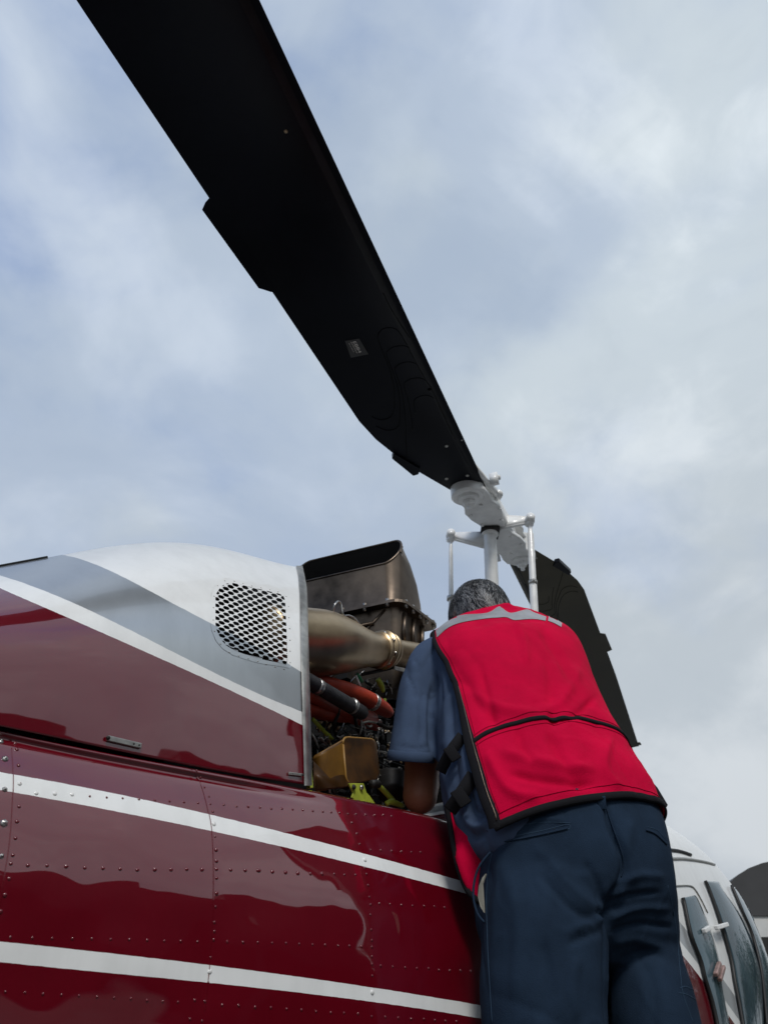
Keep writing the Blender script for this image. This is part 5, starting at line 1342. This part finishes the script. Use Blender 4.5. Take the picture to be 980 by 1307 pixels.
# trousers: hips and two legs fused
TR = [(640, 1240, 1.60, 860, 1235, 1.70, .03, .03), (622, 1210, 1.60, 862, 1206, 1.71, .08, .08), (613, 1175, 1.60, 855, 1172, 1.72, .11, .12), (613, 1145, 1.60, 849, 1143, 1.72, .130, .14), (617, 1100, 1.60, 840, 1092, 1.72, .138, .15), (625, 1060, 1.60, 830, 1057, 1.73, .132, .14), (634, 1040, 1.62, 818, 1038, 1.74, .098, .13), (648, 1030, 1.66, 800, 1028, 1.76, .03, .12)]
tr = ringset(TR, 24, 48); g = Geo()
V = [rp(r, 2 * math.pi * k / NT, 0, 2.4) for r in tr for k in range(NT)]
g.add((V, grid_faces(len(tr), NT, wrap=True) + [tuple(range(NT)), tuple(range((len(tr) - 1) * NT, len(tr) * NT))]))
def leg(rows, foot):
    q = []
    for (x0, x1, y, Y) in rows: a, b_ = P(x0, y, Y), P(x1, y, Y); c = (a + b_) / 2; q.append([*c, (b_ - a).length / 2])
    base = q[-1]; c = Vector(base[:3]); f = Vector(foot)
    for t in (.45, 1.0): p = c.lerp(f, t); q.append([*p, base[3] * (1 - .32 * t)])
    q = catmull(q, 40); return tube_geo([Vector(x[:3]) for x in q], [x[3] for x in q], 32), f
l0 = P(693, 1307, 1.60); r0 = P(832, 1307, 1.70)
gl, fl_ = leg([(620, 764, 1130, 1.62), (614, 772, 1180, 1.605), (612.5, 773, 1240, 1.60), (613, 774, 1307, 1.60)], (l0.x - .01, l0.y + .02, FOOTZ + .06))
gr_, fr_ = leg([(766, 848, 1130, 1.735), (768, 858, 1180, 1.72), (772, 874, 1240, 1.71), (776, 891, 1307, 1.70)], (r0.x + .03, r0.y + .02, FOOTZ + .06))
g.add(gl); g.add(gr_)
tf = [([(771, 1025), (780, 1055), (792, 1085), (797, 1108), (790, 1130), (778, 1150), (774, 1180)], 6, -.020), ([(772, 1025), (783, 1060), (793, 1090)], 1.6, -.005), ([(774, 1160), (773, 1240), (775, 1307)], 5, -.012),
      ([(700, 1100), (735, 1140), (765, 1165)], 8, .010), ([(690, 1115), (725, 1155), (762, 1180)], 6, -.010), ([(745, 1100), (762, 1130), (770, 1155)], 5, -.006), ([(730, 1185), (752, 1178), (770, 1172)], 6, .008), ([(725, 1205), (750, 1195), (770, 1188)], 6, -.007),
      ([(775, 1160), (800, 1145), (845, 1140)], 5, -.010), ([(778, 1175), (810, 1160), (855, 1160)], 6, .010), ([(780, 1190), (815, 1180), (860, 1185)], 5, -.010), ([(785, 1130), (815, 1118), (850, 1120)], 6, .007), ([(782, 1205), (810, 1200), (850, 1212)], 7, .007), ([(790, 1228), (820, 1215), (850, 1225)], 6, -.006),
      ([(805, 1045), (800, 1090), (812, 1130)], 9, .006), ([(640, 1100), (660, 1180), (655, 1280)], 12, .006), ([(690, 1200), (700, 1250), (690, 1307)], 12, -.006), ([(628, 1060), (622, 1150), (620, 1250)], 5, -.003), ([(820, 1230), (835, 1260), (830, 1307)], 8, -.005), ([(740, 1220), (730, 1260), (735, 1307)], 9, .005),
      ([(655, 1068), (690, 1046), (722, 1050)], 4, .005), ([(795, 1155), (770, 1168), (760, 1160)], 4, -.012), ([(680, 1080), (720, 1110), (750, 1125)], 9, .004)]
def tr_disp(co, no): return folds(co, no, [(p_, w_ * .8, a_ * .68) for p_, w_, a_ in tf]) + vnoise(co, 6, .005, 13, (1, 1, .5)) + vnoise(co, 20, .0016, 41, (1, 1, .6)) - creases(co, 7, .005, 4, (1, 1, .5)) + creases(co, 12, .0022, 17, (1, 1, .7))
trous, tco, tF = voxel('trousers', g.V, g.F, .0052, M_trous, man, 7, tr_disp)
tb = bvh_of([Vector(c) for c in tco], tF)
def on_tr(name, pts, r, m, n=30, off=.0, parent=trous, **k):
    q = [cast(tb, *p) for p in catmull(pts, n)]; q = [h[0] + h[1] * off for h in q if h]
    if len(q) > 2: g = Geo(); g.tube(q, r, 5); return g.obj(name, m, parent, **k)
on_tr('pocket_welt', [(637, 1076), (660, 1072), (690, 1066), (724, 1058)], .0022, M_trous, off=.001)
on_tr('pocket_stitch', [(639, 1070), (665, 1066), (695, 1060), (724, 1053), (725, 1059), (697, 1066), (665, 1073), (640, 1078)], .0008, M_seam)
on_tr('pocket_stitch', [(640, 1072), (655, 1060), (675, 1052), (700, 1050), (728, 1051)], .0007, M_seam)
on_tr('pocket_stitch', [(826, 1056), (838, 1060), (850, 1073)], .0008, M_seam); on_tr('pocket_welt', [(824, 1060), (836, 1065), (850, 1078)], .0022, M_trous, off=.001)
on_tr('centre_seam', [(772, 1026), (782, 1056), (791, 1080), (796, 1100), (793, 1120)], .0013, M_trous, off=.001)
on_tr('outer_seam', [(636, 1060), (622, 1120), (622, 1200), (628, 1307)], .0011, M_seam)
on_tr('side_pocket_stitch', [(868, 1262), (875, 1260), (889, 1266)], .0009, M_seam); on_tr('side_pocket_stitch', [(866, 1268), (876, 1270), (890, 1278)], .0009, M_seam)
on_tr('side_pocket_stitch', [(852, 1130), (862, 1180), (868, 1240), (872, 1270), (885, 1307)], .0008, M_seam)
h = cast(tb, 766, 1026)
if h: g = Geo(); g.box(h[0] + h[1] * .003, (.009, 0, 0), (0, .003, .001), (0, -.003, .012)); bevel(g.obj('belt_loop', M_trous, trous), .002)
# cream lining showing at the gaping side pocket
V = [P(*p) for p in ((620, 1108, 1.55), (614, 1115, 1.555), (609, 1128, 1.56), (607, 1145, 1.56), (611, 1162, 1.555), (617, 1172, 1.55), (616, 1150, 1.55), (614, 1125, 1.55))]
V = [v + (P(619, 1142, 1.55) - v) * .22 for v in V]
mesh('pocket_lining', V, [tuple(range(8))], M_pocket, trous, solid=.003, smooth=False)
tube('pocket_lip', [P(*p) for p in ((626, 1088, 1.548), (613, 1104, 1.553), (606, 1122, 1.557), (604, 1145, 1.557), (609, 1166, 1.553), (618, 1178, 1.548))], .0022, M_trous, trous, n=8, smooth_n=24)
for f in (fl_, fr_):
    g = Geo(); f = Vector((f.x, f.y, FOOTZ)); g.ell(f + Vector((.02, .06, .045)), (.05, 0, 0), (0, .14, 0), (0, 0, .05), 20, 12); g.tube([f + ZV * .03, f + ZV * .16], [.06, .055], 18); g.box(f + Vector((.02, .06, .012)), (.05, 0, 0), (0, .14, 0), (0, 0, .011)); g.obj('work_boot', M_boot, man)
# the low platform he stands on (below the picture)
pl = empty('work_platform', (.62, 1.70, 0), 'low plywood work platform the mechanic stands on', 'platform')
g = Geo(); g.box((.40, 1.72, FOOTZ - .02), (.42, 0, 0), (0, .28, 0), (0, 0, .018)); g.obj('deck_board', M_wood, pl, smooth=False)
for sx in (-.36, .36):
    for sy in (-.23, .23): g = Geo(); g.box((.40 + sx, 1.72 + sy, (FOOTZ - .04) / 2 + .002), (.025, 0, 0), (0, .025, 0), (0, 0, (FOOTZ - .04) / 2 - .002)); g.obj('leg', M_wood, pl, smooth=False)
